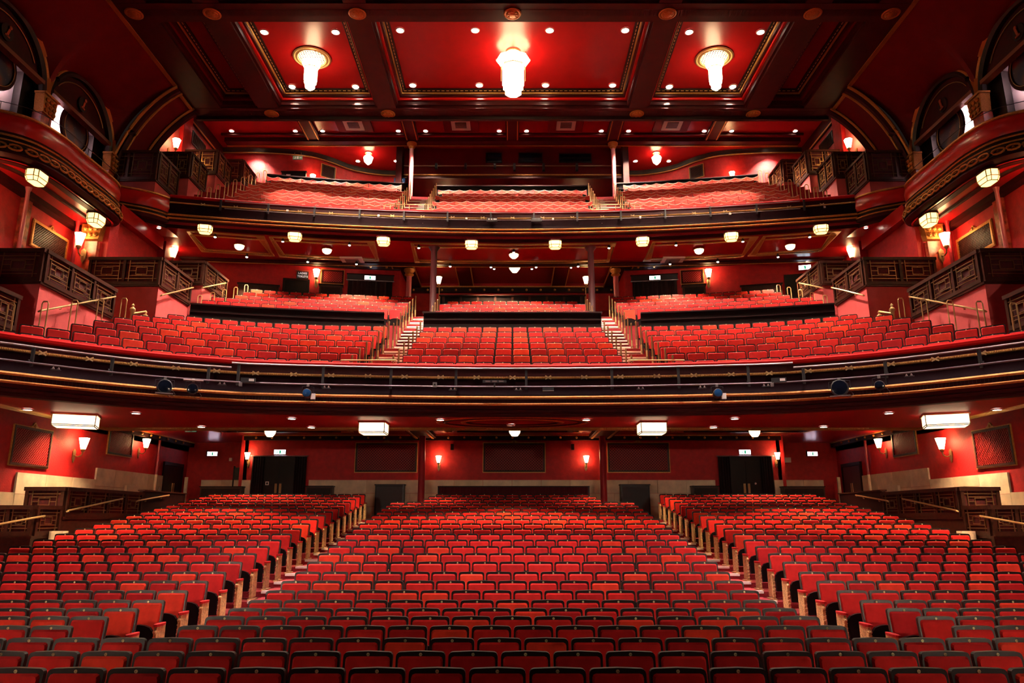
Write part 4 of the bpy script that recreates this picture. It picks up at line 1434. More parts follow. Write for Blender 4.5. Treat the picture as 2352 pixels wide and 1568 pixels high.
def seat_parts(w, top=.93, rim=.038, legs=True):
    """returns {part: MB}; local -Y faces the stage, origin on the floor"""
    hw = w / 2 - (.017 if top > .91 else .013)
    out = {}
    f = MB().prism(rrect(hw, .40, top, .042, 3, .008), -.025, .03, 'y')
    lean(f)
    f.v = [(x, y, z) for x, y, z in f.v]
    f.box(-w / 2 + .006, -w / 2 + .022, -.10, .04, .0, .57)
    f.box(w / 2 - .022, w / 2 - .006, -.10, .04, .0, .57)
    out['frame'] = f
    p = MB()
    a = rrect(hw - rim * .75, .44, top - rim * 1.25, .035, 2)
    b_ = [(x * .93, .46 + (z - .46) * .955) for x, z in a]
    n = len(a)
    p.add([(x, -.026, z) for x, z in a] + [(x, -.052, z) for x, z in b_], [tuple(range(n, 2 * n))] + [(i, (i + 1) % n, n + (i + 1) % n, n + i) for i in range(n)])
    out['back_pad'] = lean(p)
    q = MB()
    pw = hw - .045
    t0 = .595 if top > .91 else .46
    arc = [(-pw, .17), (pw, .17), (pw, t0 - .095), (pw * .8, t0 - .04), (pw * .4, t0 - .01), (0, t0), (-pw * .4, t0 - .01), (-pw * .8, t0 - .04), (-pw, t0 - .095)]
    q.prism(arc, -.16, -.095, 'y')
    out['seat_pan'] = q
    r = MB()
    r.box(-w / 2 - .016, -w / 2 + .024, -.25, .05, .575, .605)
    out['armrest'] = r
    m_ = MB().lathe([(.017, 0), (.015, -.005)], 10, (0, 0, 0), 'y')
    m_.v = [(x, y - .026 + (top - .022 - .40) * .19, z + top - .022) for x, y, z in m_.v]
    out['number_plate'] = m_
    return out


def end_standard(w, s):
    """gilded cast end standard with padded arm"""
    x = s * (w / 2 + .02)
    e = MB()
    e.box(x - .024, x + .024, -.22, -.14, .02, .57)
    e.box(x - .012, x + .012, -.14, .10, .05, .57)
    for k in range(7):
        z = .07 + .07 * k
        e.bar((x - .027, -.225, z), (x + .027, -.225, z + .028), .016, .012)
    e.lathe([(.036, 0), (.03, -.02), (.01, -.03)], 8, (x, -.222, .50), 'y')
    e.box(x - .05, x + .05, -.25, .12, 0, .03)
    a = MB()
    pts = [(x + .05 * math.cos(2 * PI * k / 12), -.08 + .18 * math.sin(2 * PI * k / 12)) for k in range(12)]
    a.prism(pts, .575, .61, 'z')
    return e, a


def make_kind(w, key, vels, top=.93, rim=.038):
    P = seat_parts(w, top, rim)
    d = {'P': P, 'frame': P['frame'].mesh('seat_frame', SEATFRAME)}
    d['pads'] = [P['back_pad'].mesh('back_pad', v) for v in vels]
    d['pan'] = P['seat_pan'].mesh('seat_pan', BLACK)
    d['arm'] = P['armrest'].mesh('armrest', VELS[1])
    d['plate'] = P['number_plate'].mesh('number_plate', PLATE)
    d['end'] = {}
    for s_ in (-1, 1):
        e, a = end_standard(w, s_)
        d['end'][s_] = (e.mesh('end_standard', GILT_END), a.mesh('end_armrest', VELS[1]), e, a)
    return d


KIND = {}


def kind_for(w, level):
    key = (round(w, 3), level)
    if key not in KIND:
        KIND[key] = make_kind(w, key, VELS, .93 if level == 's' else .90, .031 if level == 's' else .024)
    return KIND[key]


def in_frame(x, y, z, m=70):
    t = math.atan(406 / 1680)
    z -= 2.3
    d = y * math.cos(t) + z * math.sin(t)
    if d < .5:
        return False, 0
    v = z * math.cos(t) - y * math.sin(t)
    px, py = 1177 + 1680 * x / d, 784 - 1680 * v / d
    return (-m < px < 2352 + m and -m < py < 1568 + m), d


SEATS = []      # (d, x, y, z, rz, w, row, block, idx, end, number, level)
BLK = {-1: 'left block', 0: 'centre block', 1: 'right block'}


def put(x, y, z, rz, w, row, blk, idx, end, num, level):
    ok, d = in_frame(x, y, z + .9)
    if ok:
        SEATS.append((d, x, y, z, rz, w, row, blk, idx, end, num, level))


for i in range(26):
    y = SY[i] - .10
    z = SF[i] + .005 + (.02 if i < 8 else 0)
    z = SF[i] + .006
    if i < 3:
        w = (.553, .540, .536)[i]
        off = (-.25, .25, -.28)[i]
        base = (14, 16, 17)[i]
        for n in range(-13, 14):
            put((n + off) * w, y, max(z, .026), 0, w, i, 0, n + 13, 0, base + n, 's')
        continue
    w, N = ((.56, 15) if i % 2 == 0 else (.525, 16))
    if i == 25:
        N = 11
    elif i == 24:
        N = 11
    elif i == 23:
        N = 12
    for n in range(N):
        put((n - (N - 1) / 2) * w, y, z, 0, w, i, 0, n, -1 if n == 0 else (1 if n == N - 1 else 0), 8 + n, 's')
    for s in (-1, 1):
        w = .54
        for n in range(11):
            x = s * (5.50 + w * (n + .5))
            put(x, y, z, 0, w, i, s, n, -s if n == 0 else 0, n + 1, 's')


def along_row(fy, k, x0, x1, w):
    """seat centres along a curved row from x0 outwards, evenly spaced by arc length"""
    out = []
    x = x0
    acc = w / 2
    step = .01
    while x < x1:
        dy = (fy(x + step, k) - fy(x, k)) / step
        acc += step * math.hypot(1, dy)
        if acc >= w:
            acc -= w
            out.append((x, fy(x, k), math.atan(dy)))
        x += step
    return out


for k in range(7):
    z = DTOP[k] - .90 + .004
    for n in range(12):
        put((n - 5.5) * .515, drow(0, k) - .09, z, 0, .515, k, 0, n, 0, 0, 'd')
    for s in (-1, 1):
        for n, (x, y, a) in enumerate(along_row(drow, k, 4.25, 11.45 if k < 6 else 11.3, .545)):
            put(s * x, y - .09, z, s * a, .53, k, s, n, 0, 0, 'd')
for k in range(5):
    z = RTOP[k] - .90 + .004
    if k < 4:
        N = 11 + (k + 1) % 2
        for n in range(N):
            put((n - (N - 1) / 2) * .52, drear(0, k) - .09, z, 0, .52, k + 7, 0, n, 0, 0, 'd')
    for s in (-1, 1):
        for n, (x, y, a) in enumerate(along_row(drear, k, 4.35, 11.7 - .1 * k, .54)):
            put(s * x, y - .09, z, s * a, .53, k + 7, s, n, 0, 0, 'd')
for k in range(9):
    z = UTOP[k] - .80 + .004
    if k < 8:
        N = 13 + k % 2
        for n in range(N):
            put((n - (N - 1) / 2) * .52, urow(0, k) - .06, z, 0, .52, k, 0, n, 0, 0, 'u')
    for s in (-1, 1):
        for n, (x, y, a) in enumerate(along_row(urow, k, (5.0 if k < 7 else 5.5) + .13 * (k % 2), 12.15 - .06 * k, .538)):
            put(s * x, y - .06, z, s * a, .53, k, s, n, 0, 0, 'u')


# upper circle seat: plain shell with a scooped, piped top edge
def upper_parts(w):
    hw = w / 2 - .004
    M = 8
    tops = [(-hw + 2 * hw * j / M, .72 + .085 * abs(2 * j / M - 1) ** 1.7) for j in range(M + 1)]
    poly = [(-hw, .36), (hw, .36)] + tops[::-1]
    f = lean(MB().prism(poly, -.03, .03, 'y'), .36, .12)
    t = MB()
    rows = []
    for e in ((-.036, -.012), (-.036, .010), (.03, .010), (.03, -.012)):
        rows.append([(x, e[0], z + e[1]) for x, z in tops])
    t.grid(rows + [rows[0]])
    lean(t, .36, .12)
    p = MB()
    p.prism([(-hw + .05, .16), (hw - .05, .16), (hw - .04, .46), (0, .52), (-hw + .04, .46)], -.15, -.10, 'y')
    p.box(-w / 2 + .004, -w / 2 + .036, -.16, -.035, .50, .54)
    p.box(-w / 2 + .006, -w / 2 + .020, -.10, .02, 0, .50)
    return f, t, p


UF, UT, UP = {}, {}, {}
for w in (.52, .53):
    f, t, p = upper_parts(w)
    UF[w] = (f, [f.mesh('seat_shell', v) for v in VELP])
    UT[w] = (t, t.mesh('piping', PIPING))
    UP[w] = (p, p.mesh('seat_pan', BLACK))

stuff = {'s': MB(), 'd': MB(), 'u': MB()}
STUFF_MATS = {'s': [SEATFRAME] + VELS + [BLACK, PLATE, GILT_END], 'd': [SEATFRAME] + VELS + [BLACK, PLATE, GILT_END], 'u': VELP + [PIPING, BLACK]}
count = {'s': 0, 'd': 0, 'u': 0}
LEVELN = {'s': 'stalls', 'd': 'dress circle', 'u': 'upper circle'}
LIMIT = {'s': 300, 'd': 300, 'u': 300}
font_mesh = {}


def add_at(dst, src, slot, x, y, z, rz):
    ca, sa = math.cos(rz), math.sin(rz)
    dst.cur = slot
    dst.add([(x + a * ca - b_ * sa, y + a * sa + b_ * ca, z + c_) for a, b_, c_ in src.v], src.f)


def number_mesh(txt, size=.022):
    if txt not in font_mesh:
        cu = bpy.data.curves.new('seat_number', 'FONT')
        cu.body = txt
        cu.size = size
        cu.align_x = 'CENTER'
        cu.align_y = 'CENTER'
        cu.extrude = .0005
        cu.resolution_u = 2
        cu.materials.append(INK)
        tmp = bpy.data.objects.new('seat_number', cu)
        me_ = bpy.data.meshes.new_from_object(tmp)
        if not me_.materials:
            me_.materials.append(INK)
        bpy.data.objects.remove(tmp)
        font_mesh[txt] = me_
    return font_mesh[txt]


rows_ = {}
for q in sorted(SEATS, key=lambda q: q[1]):
    if q[11] == 's' and q[6] < 3:
        rows_.setdefault(q[6], []).append(q)
POS = {id(q): n for r_ in rows_.values() for n, q in enumerate(r_)}
SEATS.sort(key=lambda q: q[0])
for sq in SEATS:
    (d, x, y, z, rz, w, row, blk, idx, end, num, lv) = sq
    v = random.choices((0, 1, 2), (5, 3, 1.3))[0]
    count[lv] += 1
    if lv == 'u':
        kk = .52 if abs(w - .52) < .004 else .53
        if count[lv] <= LIMIT[lv]:
            o = obj('upper_circle_seat', UF[kk][1][v], None, (x, y, z), rz)
            tag(o, 'coral upper circle seat, %s row, %s, %s seat from the %s' % (od(row), BLK[blk], od(idx), 'left' if blk == 0 else 'centre aisle'), 'seat', 'upper circle seats')
            obj('piping', UT[kk][1], o)
            obj('seat_pan', UP[kk][1], o)
        else:
            st = stuff[lv]
            add_at(st, UF[kk][0], v, x, y, z, rz)
            add_at(st, UT[kk][0], 3, x, y, z, rz)
            add_at(st, UP[kk][0], 4, x, y, z, rz)
        continue
    K = kind_for(w, lv)
    if count[lv] <= LIMIT[lv]:
        o = obj('stalls_seat' if lv == 's' else 'dress_circle_seat', K['frame'], None, (x, y, z), rz)
        if lv == 's' and row < 3:
            lab = 'red velvet stalls seat with dark frame, %s row from the stage, %s seat from left' % (od(row), od(POS[id(sq)]))
        else:
            lab = 'red velvet %s seat, %s row, %s, %s seat from the %s' % (LEVELN[lv], od(row), BLK[blk], od(idx), 'left' if blk == 0 else 'aisle')
        tag(o, lab, 'seat', LEVELN[lv] + ' seats')
        obj('back_pad', K['pads'][v], o)
        obj('seat_pan', K['pan'], o)
        obj('number_plate', K['plate'], o)
        if lv == 's':
            obj('armrest', K['arm'], o)
            if row < 4 and num > 0:
                t = obj('seat_number', number_mesh(str(num)), o, (0, -.036 + (.93 - .022 - .40) * .19, .93 - .022))
                t.rotation_euler = (R(90), 0, 0)
        if end:
            obj('end_standard', K['end'][end][0], o)
            obj('end_armrest', K['end'][end][1], o)
    else:
        st = stuff[lv]
        P = K['P']
        add_at(st, P['frame'], 0, x, y, z, rz)
        add_at(st, P['back_pad'], 1 + v, x, y, z, rz)
        add_at(st, P['seat_pan'], 4, x, y, z, rz)
        add_at(st, P['number_plate'], 5, x, y, z, rz)
        if lv == 's':
            add_at(st, P['armrest'], 2, x, y, z, rz)
        if end:
            add_at(st, K['end'][end][2], 6, x, y, z, rz)
            add_at(st, K['end'][end][3], 2, x, y, z, rz)
for lv in 'sdu':
    if stuff[lv].v:
        o = stuff[lv].build('%s_seating' % LEVELN[lv].replace(' ', '_'), STUFF_MATS[lv])
        tag(o, 'massed red seats filling the farther rows of the %s' % LEVELN[lv], 'seating', None, 'stuff')

# ------------------------------------------------------------------ stairs in the dress and upper circles
for s in (-1, 1):
    sn = side_name(s)
    st = tag(obj('stair', None), 'steep carpeted dress circle aisle with pale step edges, %s' % sn, None, None, 'structure')
    steps = []
    for k in range(7):
        y0 = drow(3.6, k) - .50
        z0 = DTOP[k] - .90
        zp = DTOP[k - 1] - .90 if k else z0
        if k:
            steps.append((y0 - .43, (z0 + zp) / 2))
        steps.append((y0, z0))
    ya, za = drow(3.6, 6) + .3, DTOP[6] - .90
    yb, zb = drear(3.6, 0) - .50, RTOP[0] - .90
    for j in range(1, 9):
        steps.append((ya + (yb - ya) * j / 8, za + (zb - za) * j / 8))
    for k in range(1, 4):
        y0, z0 = drear(3.6, k) - .50, RTOP[k] - .90
        steps += [(y0 - .42, (z0 + RTOP[k - 1] - .90) / 2), (y0, z0)]
    xa, xb = sorted((s * 3.12, s * 4.20))
    for y, z in steps:
        MB().box(xa, xb, y + .06, y + .46, z - .16, z + .004).build('tread', CARPET, st)
        MB().box(xa, xb, y - .008, y + .10, z - .04, z + .014).build('nosing', NOSING, st)
    st = tag(obj('stair', None), 'steep upper circle aisle with white step edges, %s' % sn, None, None, 'structure')
    xa, xb = sorted((s * 3.72, s * 4.92))
    for k in range(8):
        y0, z0 = urow(4.3, k) - .50, UTOP[k] - .80
        for y, z in ([(y0 - .29, z0 - .206)] if k else []) + [(y0, z0)]:
            MB().box(xa, xb, y + .09, y + .34, z - .15, z + .004).build('tread', AISLE, st)
            MB().box(xa, xb, y - .005, y + .10, z - .03, z + .012).build('nosing', NOSING, st)


# ------------------------------------------------------------------ brass posts and rails
def hoop_mesh(w, h, r, m_):
    pts = [(-w / 2, 0, 0), (-w / 2, 0, h - .05), (-w / 2 + .03, 0, h), (w / 2 - .03, 0, h), (w / 2, 0, h - .05), (w / 2, 0, 0)]
    return MB().tube(pts, r, 6).mesh('hoop_rail', m_, True)


POSTM = MB().lathe([(.04, 0), (.028, .03), (.024, .92), (.034, .95), (.012, 1.0)], 8).mesh('aisle_post', DULLBR, True)
GLOWM = MB().lathe([(.016, .30), (.02, .34), (.008, .37)], 6).mesh('step_lamp', G_STEP)
POSTB = MB().lathe([(.027, .0), (.028, .36)], 8).mesh('lit_sleeve', BRASS, True)
HOOP = hoop_mesh(.16, 1.35, .018, BRASS)
HOOPU = hoop_mesh(.15, 1.05, .018, BRASS)
for s in (-1, 1):
    sn = side_name(s)
    for k in range(7):
        for xi, x in enumerate((3.12, 4.18)):
            z = DTOP[k] - .90
            o = tag(obj('aisle_post', POSTM, None, (s * x, drow(x, k) - .30, z), 0), 'brass aisle post on the %s dress circle stair, %s side, %s from the front' % (sn, 'inner' if xi == 0 else 'outer', od(k)), 'handrail post', 'dress circle aisle posts')
            if xi:
                obj('lit_sleeve', POSTB, o)
                obj('step_lamp', GLOWM, o)
    for k in range(4):
        for xi, x in enumerate((3.14, 4.16)):
            o = tag(obj('aisle_post', POSTM, None, (s * x, drear(x, k) - .30, RTOP[k] - .90), 0), 'brass aisle post beside the dress circle rear rows, %s stair, %s side, %s row' % (sn, 'inner' if xi == 0 else 'outer', od(k)), 'handrail post', 'dress circle rear aisle posts')
            if xi:
                obj('lit_sleeve', POSTB, o)
                obj('step_lamp', GLOWM, o)
    for j in range(4):
        t_ = (j + .5) / 4
        o = tag(obj('aisle_post', POSTM, None, (s * 4.19, drow(3.6, 6) + .3 + (drear(3.6, 0) - .8 - drow(3.6, 6)) * t_, DTOP[6] - .90 + (RTOP[0] - DTOP[6]) * t_), 0), 'brass post on the stair past the dark parapet, %s aisle, %s up' % (sn, od(j)), 'handrail post', 'dress circle middle posts')
        obj('lit_sleeve', POSTB, o)
        obj('step_lamp', GLOWM, o)
    for k in range(6):
        x = 11.72
        tag(obj('hoop_rail', HOOP, None, (s * x, drow(x, k) - .1, DTOP[k] - .90)), 'tall brass hoop rail at the dress circle side end, %s, %s from the front' % (sn, od(k)), 'handrail', 'dress circle side hoops')
    for k in range(5):
        x = 11.82 - .1 * k
        tag(obj('hoop_rail', HOOPU, None, (s * x, drear(x, k) - .1, RTOP[k] - .90)), 'brass hoop rail at the end of the dress circle rear row, %s, %s up' % (sn, od(k)), 'handrail', 'dress circle rear hoops')
    for k in range(9):
        x = 12.75 - .1 * k
        tag(obj('hoop_rail', HOOPU, None, (s * x, urow(x, k) - .1, UTOP[k] - .80)), 'brass hoop rail at the side end of the upper circle, %s, %s from the front' % (sn, od(k)), 'handrail', 'upper circle side hoops')
        if k < 8:
            for xi, x in enumerate((3.7, 4.93)):
                o = tag(obj('aisle_post', POSTM, None, (s * x, urow(x, k) - .28, UTOP[k] - .80)), 'thin brass post on the upper circle stair, %s aisle, %s side, %s up' % (sn, 'inner' if xi == 0 else 'outer', od(k)), 'handrail post', 'upper circle aisle posts')
                if xi:
                    obj('lit_sleeve', POSTB, o)
                    obj('step_lamp', GLOWM, o)
    # looped guard rail at the foot of the aisles
    t = thing('guard_rail', 'looped brass guard rail at the foot of the %s upper circle aisle' % sn, 'handrail', (s * 4.35, ufas(4.35) + .21, 14.30))
    MB().tube([(x, 0, z) for x, z in [(-.95, .62)] + [(-.95 - .12 * math.sin(a), .74 - .12 * math.cos(a)) for a in (.5, 1, 1.57, 2.1, 2.6)] + [(-.95, .86), (.95, .86)] + [(.95 + .12 * math.sin(a), .74 + .12 * math.cos(a)) for a in (.5, 1, 1.57, 2.1, 2.6)] + [(.95, .62), (-.95, .62)]], .018, 6).build('rail_loop', BRASS, t, True)
    for x in (-.8, 0, .8):
        MB().tube([(x, 0, 0), (x, 0, .86)], .016, 6).build('rail_post', BRASS, t)
    t = thing('guard_rail', 'square brass guard rail at the foot of the %s dress circle aisle' % sn, 'handrail', (s * 3.75, fas(3.75) + .30, 5.46))
    MB().tube([(-.72, 0, 0), (-.72, 0, .84), (.72, 0, .84), (.72, 0, 0)], .022, 6).build('rail_frame', BRASS, t)
    for (pts, lab) in (([(17.7, 7.37), (20.97, 8.75)], 'sloping brass handrail below the middle dress box, %s'), ([(23.71, 9.64), (26.0, 10.65)], 'sloping brass handrail below the rear dress box, %s'), ([(26.8, 10.9), (28.9, 11.78)], 'short sloping brass handrail below the highest dress box, %s'),
                       ([(20.08, 2.5), (22.79, 2.88)], 'sloping brass handrail on the lattice stalls box, %s'), ([(23.73, 2.84), (25.85, 3.08)], 'short brass handrail on the plain stalls barrier, %s'), ([(16.2, 2.02), (19.1, 2.36)], 'brass handrail on the stalls box nearest the stage, %s')):
        x = s * 11.88
        t = thing('handrail', lab % sn, 'handrail', (0, 0, 0))
        MB().tube([(x + s * .04, pts[0][0], pts[0][1] - .03), (x, pts[0][0], pts[0][1]), (x, pts[1][0], pts[1][1]), (x + s * .04, pts[1][0], pts[1][1] - .03)], .026, 7).build('rail', BRASS, t, True)
        for f_ in (.25, .75):
            yy, zz = pts[0][0] + (pts[1][0] - pts[0][0]) * f_, pts[0][1] + (pts[1][1] - pts[0][1]) * f_
            MB().tube([(x, yy, zz), (x, yy, zz - .07), (x + s * .045, yy, zz - .07)], .012, 5).build('bracket', BRASS, t)
    # gilt newel gate by the dress side stair
    t = thing('newel_gate', 'gilded scrollwork stair gate between the %s dress boxes' % sn, 'gate', (s * 11.85, 22.3, 7.55))
    for yy in (-.35, .45):
        MB().lathe([(.09, 0), (.09, .1), (.06, .14), (.06, 1.0), (.09, 1.04), (.09, 1.1), (.03, 1.16), (.05, 1.22), (.01, 1.28)], 8, (0, yy, 0)).build('newel', BRASS, t, True)
    MB().tube([(0, -.35, .95), (0, .45, 1.25)], .03, 6).build('top_rail', BRASS, t)
    MB().tube([(0, -.35, .35), (0, .45, .6)], .03, 6).build('lower_rail', BRASS, t)
    sc = MB()
    for q_ in range(3):
        sc.tube([(0, -.2 + .22 * q_ + .10 * math.cos(a * .7), .68 + .09 * q_ + .14 * math.sin(a * .7)) for a in range(10)], .014, 5)
    sc.build('scroll', BRASS, t)

# ------------------------------------------------------------------ columns
for s in (-1, 1):
    sn = side_name(s)
    tag(MB().lathe([(.20, 2.2), (.20, 2.35), (.135, 2.4), (.125, 5.5), (.2, 5.6)], 20, (s * 3.55, 29.0, 0)).build('column', REDCOL, None, True), 'round red column among the rear stalls, %s' % sn, None, None, 'structure')
    c = tag(MB().lathe([(.20, 9.5), (.20, 10.15), (.14, 10.25), (.125, 13.1), (.24, 13.28)], 16, (s * 3.26, 28.75, 0)).build('column', BLKCOL, None, True), 'slim oxblood column beside the central rear dress seats, %s' % sn, None, None, 'structure')
    c = tag(MB().lathe([(.15, 11.0), (.13, 11.05), (.12, 13.2), (.13, 13.2)], 14, (s * 4.75, 32.0, 0)).build('column', STEELP, None, True), 'pink column with gilt capital at the dress circle rear, %s' % sn, None, None, 'structure')
    MB().lathe([(.13, 13.1), (.22, 13.18), (.16, 13.26), (.25, 13.36), (.25, 13.45)], 12, (s * 4.75, 32.0, 0)).build('gilded_capital', GOLD, c, True)
    MB().lathe([(.25, 11.0), (.25, 12.0)], 14, (s * 4.75, 32.0, 0)).build('column_base', DULLBR, c, True)
    c = tag(MB().lathe([(.14, 16.5), (.12, 16.6), (.11, 20.6), (.12, 20.6)], 14, (s * 5.08, 33.62, 0)).build('column', STEELP, None, True), 'pale pink column with gilt capital in the upper circle, %s' % sn, None, None, 'structure')
    MB().lathe([(.12, 20.42), (.16, 20.5), (.14, 20.54), (.24, 20.62), (.26, 20.72)], 14, (s * 5.08, 33.62, 0)).build('gilded_capital', GOLD, c, True)

# ------------------------------------------------------------------ dark parapets
t = thing('parapet', 'dark polished parapet before the central rear dress circle seats', 'parapet', (0, 0, 0))
MB().box(-3.42, 3.42, 27.15, 27.3, 7.9, 9.98).build('panel', BLACK, t)
MB().box(-3.46, 3.46, 27.08, 27.36, 9.98, 10.03).build('top_rail', DARK, t)
MB().box(-3.42, 3.42, 27.10, 27.15, 9.70, 9.735).build('moulding', DARK, t)
t = thing('parapet', 'dark panelled screen behind the central rear dress circle seats', 'parapet', (0, 0, 0))
MB().box(-3.25, 3.25, 31.55, 31.7, 10.6, 12.02).build('panel', BLACK, t)
MB().box(-3.3, 3.3, 31.48, 31.76, 12.02, 12.08).build('top_rail', BROWN, t)
me = MB().box(-.05, .05, 31.5, 31.56, 10.7, 12.0).mesh('stile', BROWN)
for j in range(9):
    obj('stile', me, t, (-3.1 + .775 * j, 0, 0))
t = thing('parapet', 'dark rail behind the central upper circle seats', 'parapet', (0, 0, 0))
MB().box(-3.75, 3.75, 33.62, 33.74, 16.6, 18.36).build('panel', BLACK, t)
MB().box(-3.8, 3.8, 33.56, 33.80, 18.36, 18.42).build('top_rail', DARK, t)
for s in (-1, 1):
    sn = side_name(s)
    for (fy, x0, x1, z0, z1, lab) in ((lambda x: drear(x, 0) - .62, 4.95, 11.9, 7.9, 9.98, 'curved dark parapet before the rear dress circle seats, %s'), (lambda x: urow(x, 8) + .38, 5.1, 12.0, 16.9, 18.62, 'curved dark rail behind the upper circle seats, %s')):
        pth = [(s * (x0 + (x1 - x0) * i / 14), fy(x0 + (x1 - x0) * i / 14)) for i in range(15)]
        pth = pth if s > 0 else pth[::-1]
        t = thing('parapet', lab % sn, 'parapet', (0, 0, 0))
        MB().sweep(pth, [(.0, z0), (.0, z1), (-.12, z1), (-.12, z0)]).build('panel', BLACK, t)
        MB().sweep(pth, [(.07, z1), (.07, z1 + .05), (-.18, z1 + .05), (-.18, z1)]).build('top_rail', DARK, t)
        MB().sweep(pth, [(.04, z1 - .28), (.04, z1 - .25), (.0, z1 - .25), (.0, z1 - .28)]).build('moulding', DARK, t)


# ------------------------------------------------------------------ wall grilles
def grille(loc, ang, w, h, label, pitch=.10, crest=True, fm=None, bm=None, back=None, post=False):
    t = thing('wall_grille', label, 'grille', loc, ang)
    f = MB()
    fm = fm or BROWN
    e = .07
    for a in ((-w / 2 - e, w / 2 + e, -h / 2 - e, -h / 2), (-w / 2 - e, w / 2 + e, h / 2, h / 2 + e), (-w / 2 - e, -w / 2, -h / 2, h / 2), (w / 2, w / 2 + e, -h / 2, h / 2)):
        f.box(a[0], a[1], -.06, -.002, a[2], a[3])
    f.build('frame', fm, t)
    g = MB()
    for a in ((-w / 2 - .1, w / 2 + .1, -h / 2 - .1, -h / 2 - .07), (-w / 2 - .1, w / 2 + .1, h / 2 + .07, h / 2 + .1), (-w / 2 - .1, -w / 2 - .07, -h / 2 - .07, h / 2 + .07), (w / 2 + .07, w / 2 + .1, -h / 2 - .07, h / 2 + .07)):
        g.box(a[0], a[1], -.045, -.002, a[2], a[3])
    g.build('gilt_edge', GOLDL, t)
    MB().box(-w / 2, w / 2, -.012, -.004, -h / 2, h / 2).build('backing', back or mat('grille_backing', (.07, .003, .004), .8), t)
    la = MB()
    n = int((w + h) / pitch)
    for sg in (-1, 1):
        for i in range(1, n):
            c_ = -w / 2 - h / 2 + i * pitch * (w + h) / (n * pitch)
            # line x = c_ + sg*z clipped to the rectangle
            z0, z1 = -h / 2, h / 2
            xa, xb = c_ + sg * z0, c_ + sg * z1
            if sg > 0:
                za = max(z0, -w / 2 - c_)
                zb_ = min(z1, w / 2 - c_)
            else:
                za = max(z0, c_ - w / 2)
                zb_ = min(z1, c_ + w / 2)
            if zb_ - za > .02:
                la.bar((c_ + sg * za, -.022 - .004 * sg, za), (c_ + sg * zb_, -.022 - .004 * sg, zb_), .022, .016, (0, 1, 0))
    la.build('lattice', bm or mat('red_lattice', (.30, .008, .008), .5), t)
    if crest:
        c_ = MB()
        c_.prism([(-.24, 0), (.24, 0), (.16, .07), (.10, .08), (.06, .15), (0, .19), (-.06, .15), (-.10, .08), (-.16, .07)], -.05, -.004, 'y')
        c_.v = [(x, y, z + h / 2 + .06) for x, y, z in c_.v]
        c_.lathe([(.06, -.05), (.05, -.075), (.01, -.09)], 8, (0, 0, h / 2 + .13), 'y')
        c_.build('crest', GOLD, t)
    return t


for x, nm in ((-5.12, 'left'), (.07, 'central'), (5.12, 'right')):
    grille((x, WY, 4.70), 0, 2.35, 1.02, '%s lattice wall grille with gilt crest above the rear stalls dado' % nm, .11)
for s in (-1, 1):
    sn = side_name(s)
    a = R(90) if s < 0 else R(-90)
    grille((s * 14.5, 22.15, 4.38), a, 1.65, 1.0, 'large lattice grille with gilt crest on the %s stalls wall' % sn, .095)
    grille((s * 14.5, 27.15, 5.05), a, 1.55, .86, 'smaller lattice grille beside the rear lamp on the %s stalls wall' % sn, .095, False)
    grille((s * 15.6, 23.15, 11.32), a, 1.75, .72, 'gilt-framed lattice grille behind the %s dress box' % sn, .095, True, GOLDL, BROWN)
    xx = 8.2
    grille((s * xx, drw(xx) - .03, 13.0), math.atan2(-.0214 * xx * s, 1), .85, .50, 'small red lattice grille at the dress circle rear, %s' % sn, .1, False, DARKRED)
    xx = 9.75
    grille((s * xx, interp(RW, xx) - .12, 20.1), R(-38) * s, .62, .55, 'small framed grille on the curved upper circle wall, %s' % sn, .1, False, BROWN, DARK)


# ------------------------------------------------------------------ doors, signs and rear fittings
def text_mesh(txt, size, m_, ex=.004):
    cu = bpy.data.curves.new('lettering', 'FONT')
    cu.body = txt
    cu.size = size
    cu.align_x = 'CENTER'
    cu.align_y = 'CENTER'
    cu.extrude = ex
    cu.resolution_u = 2
    tmp = bpy.data.objects.new('lettering', cu)
    me_ = bpy.data.meshes.new_from_object(tmp)
    me_.materials.clear()
    me_.materials.append(m_)
    bpy.data.objects.remove(tmp)
    return me_


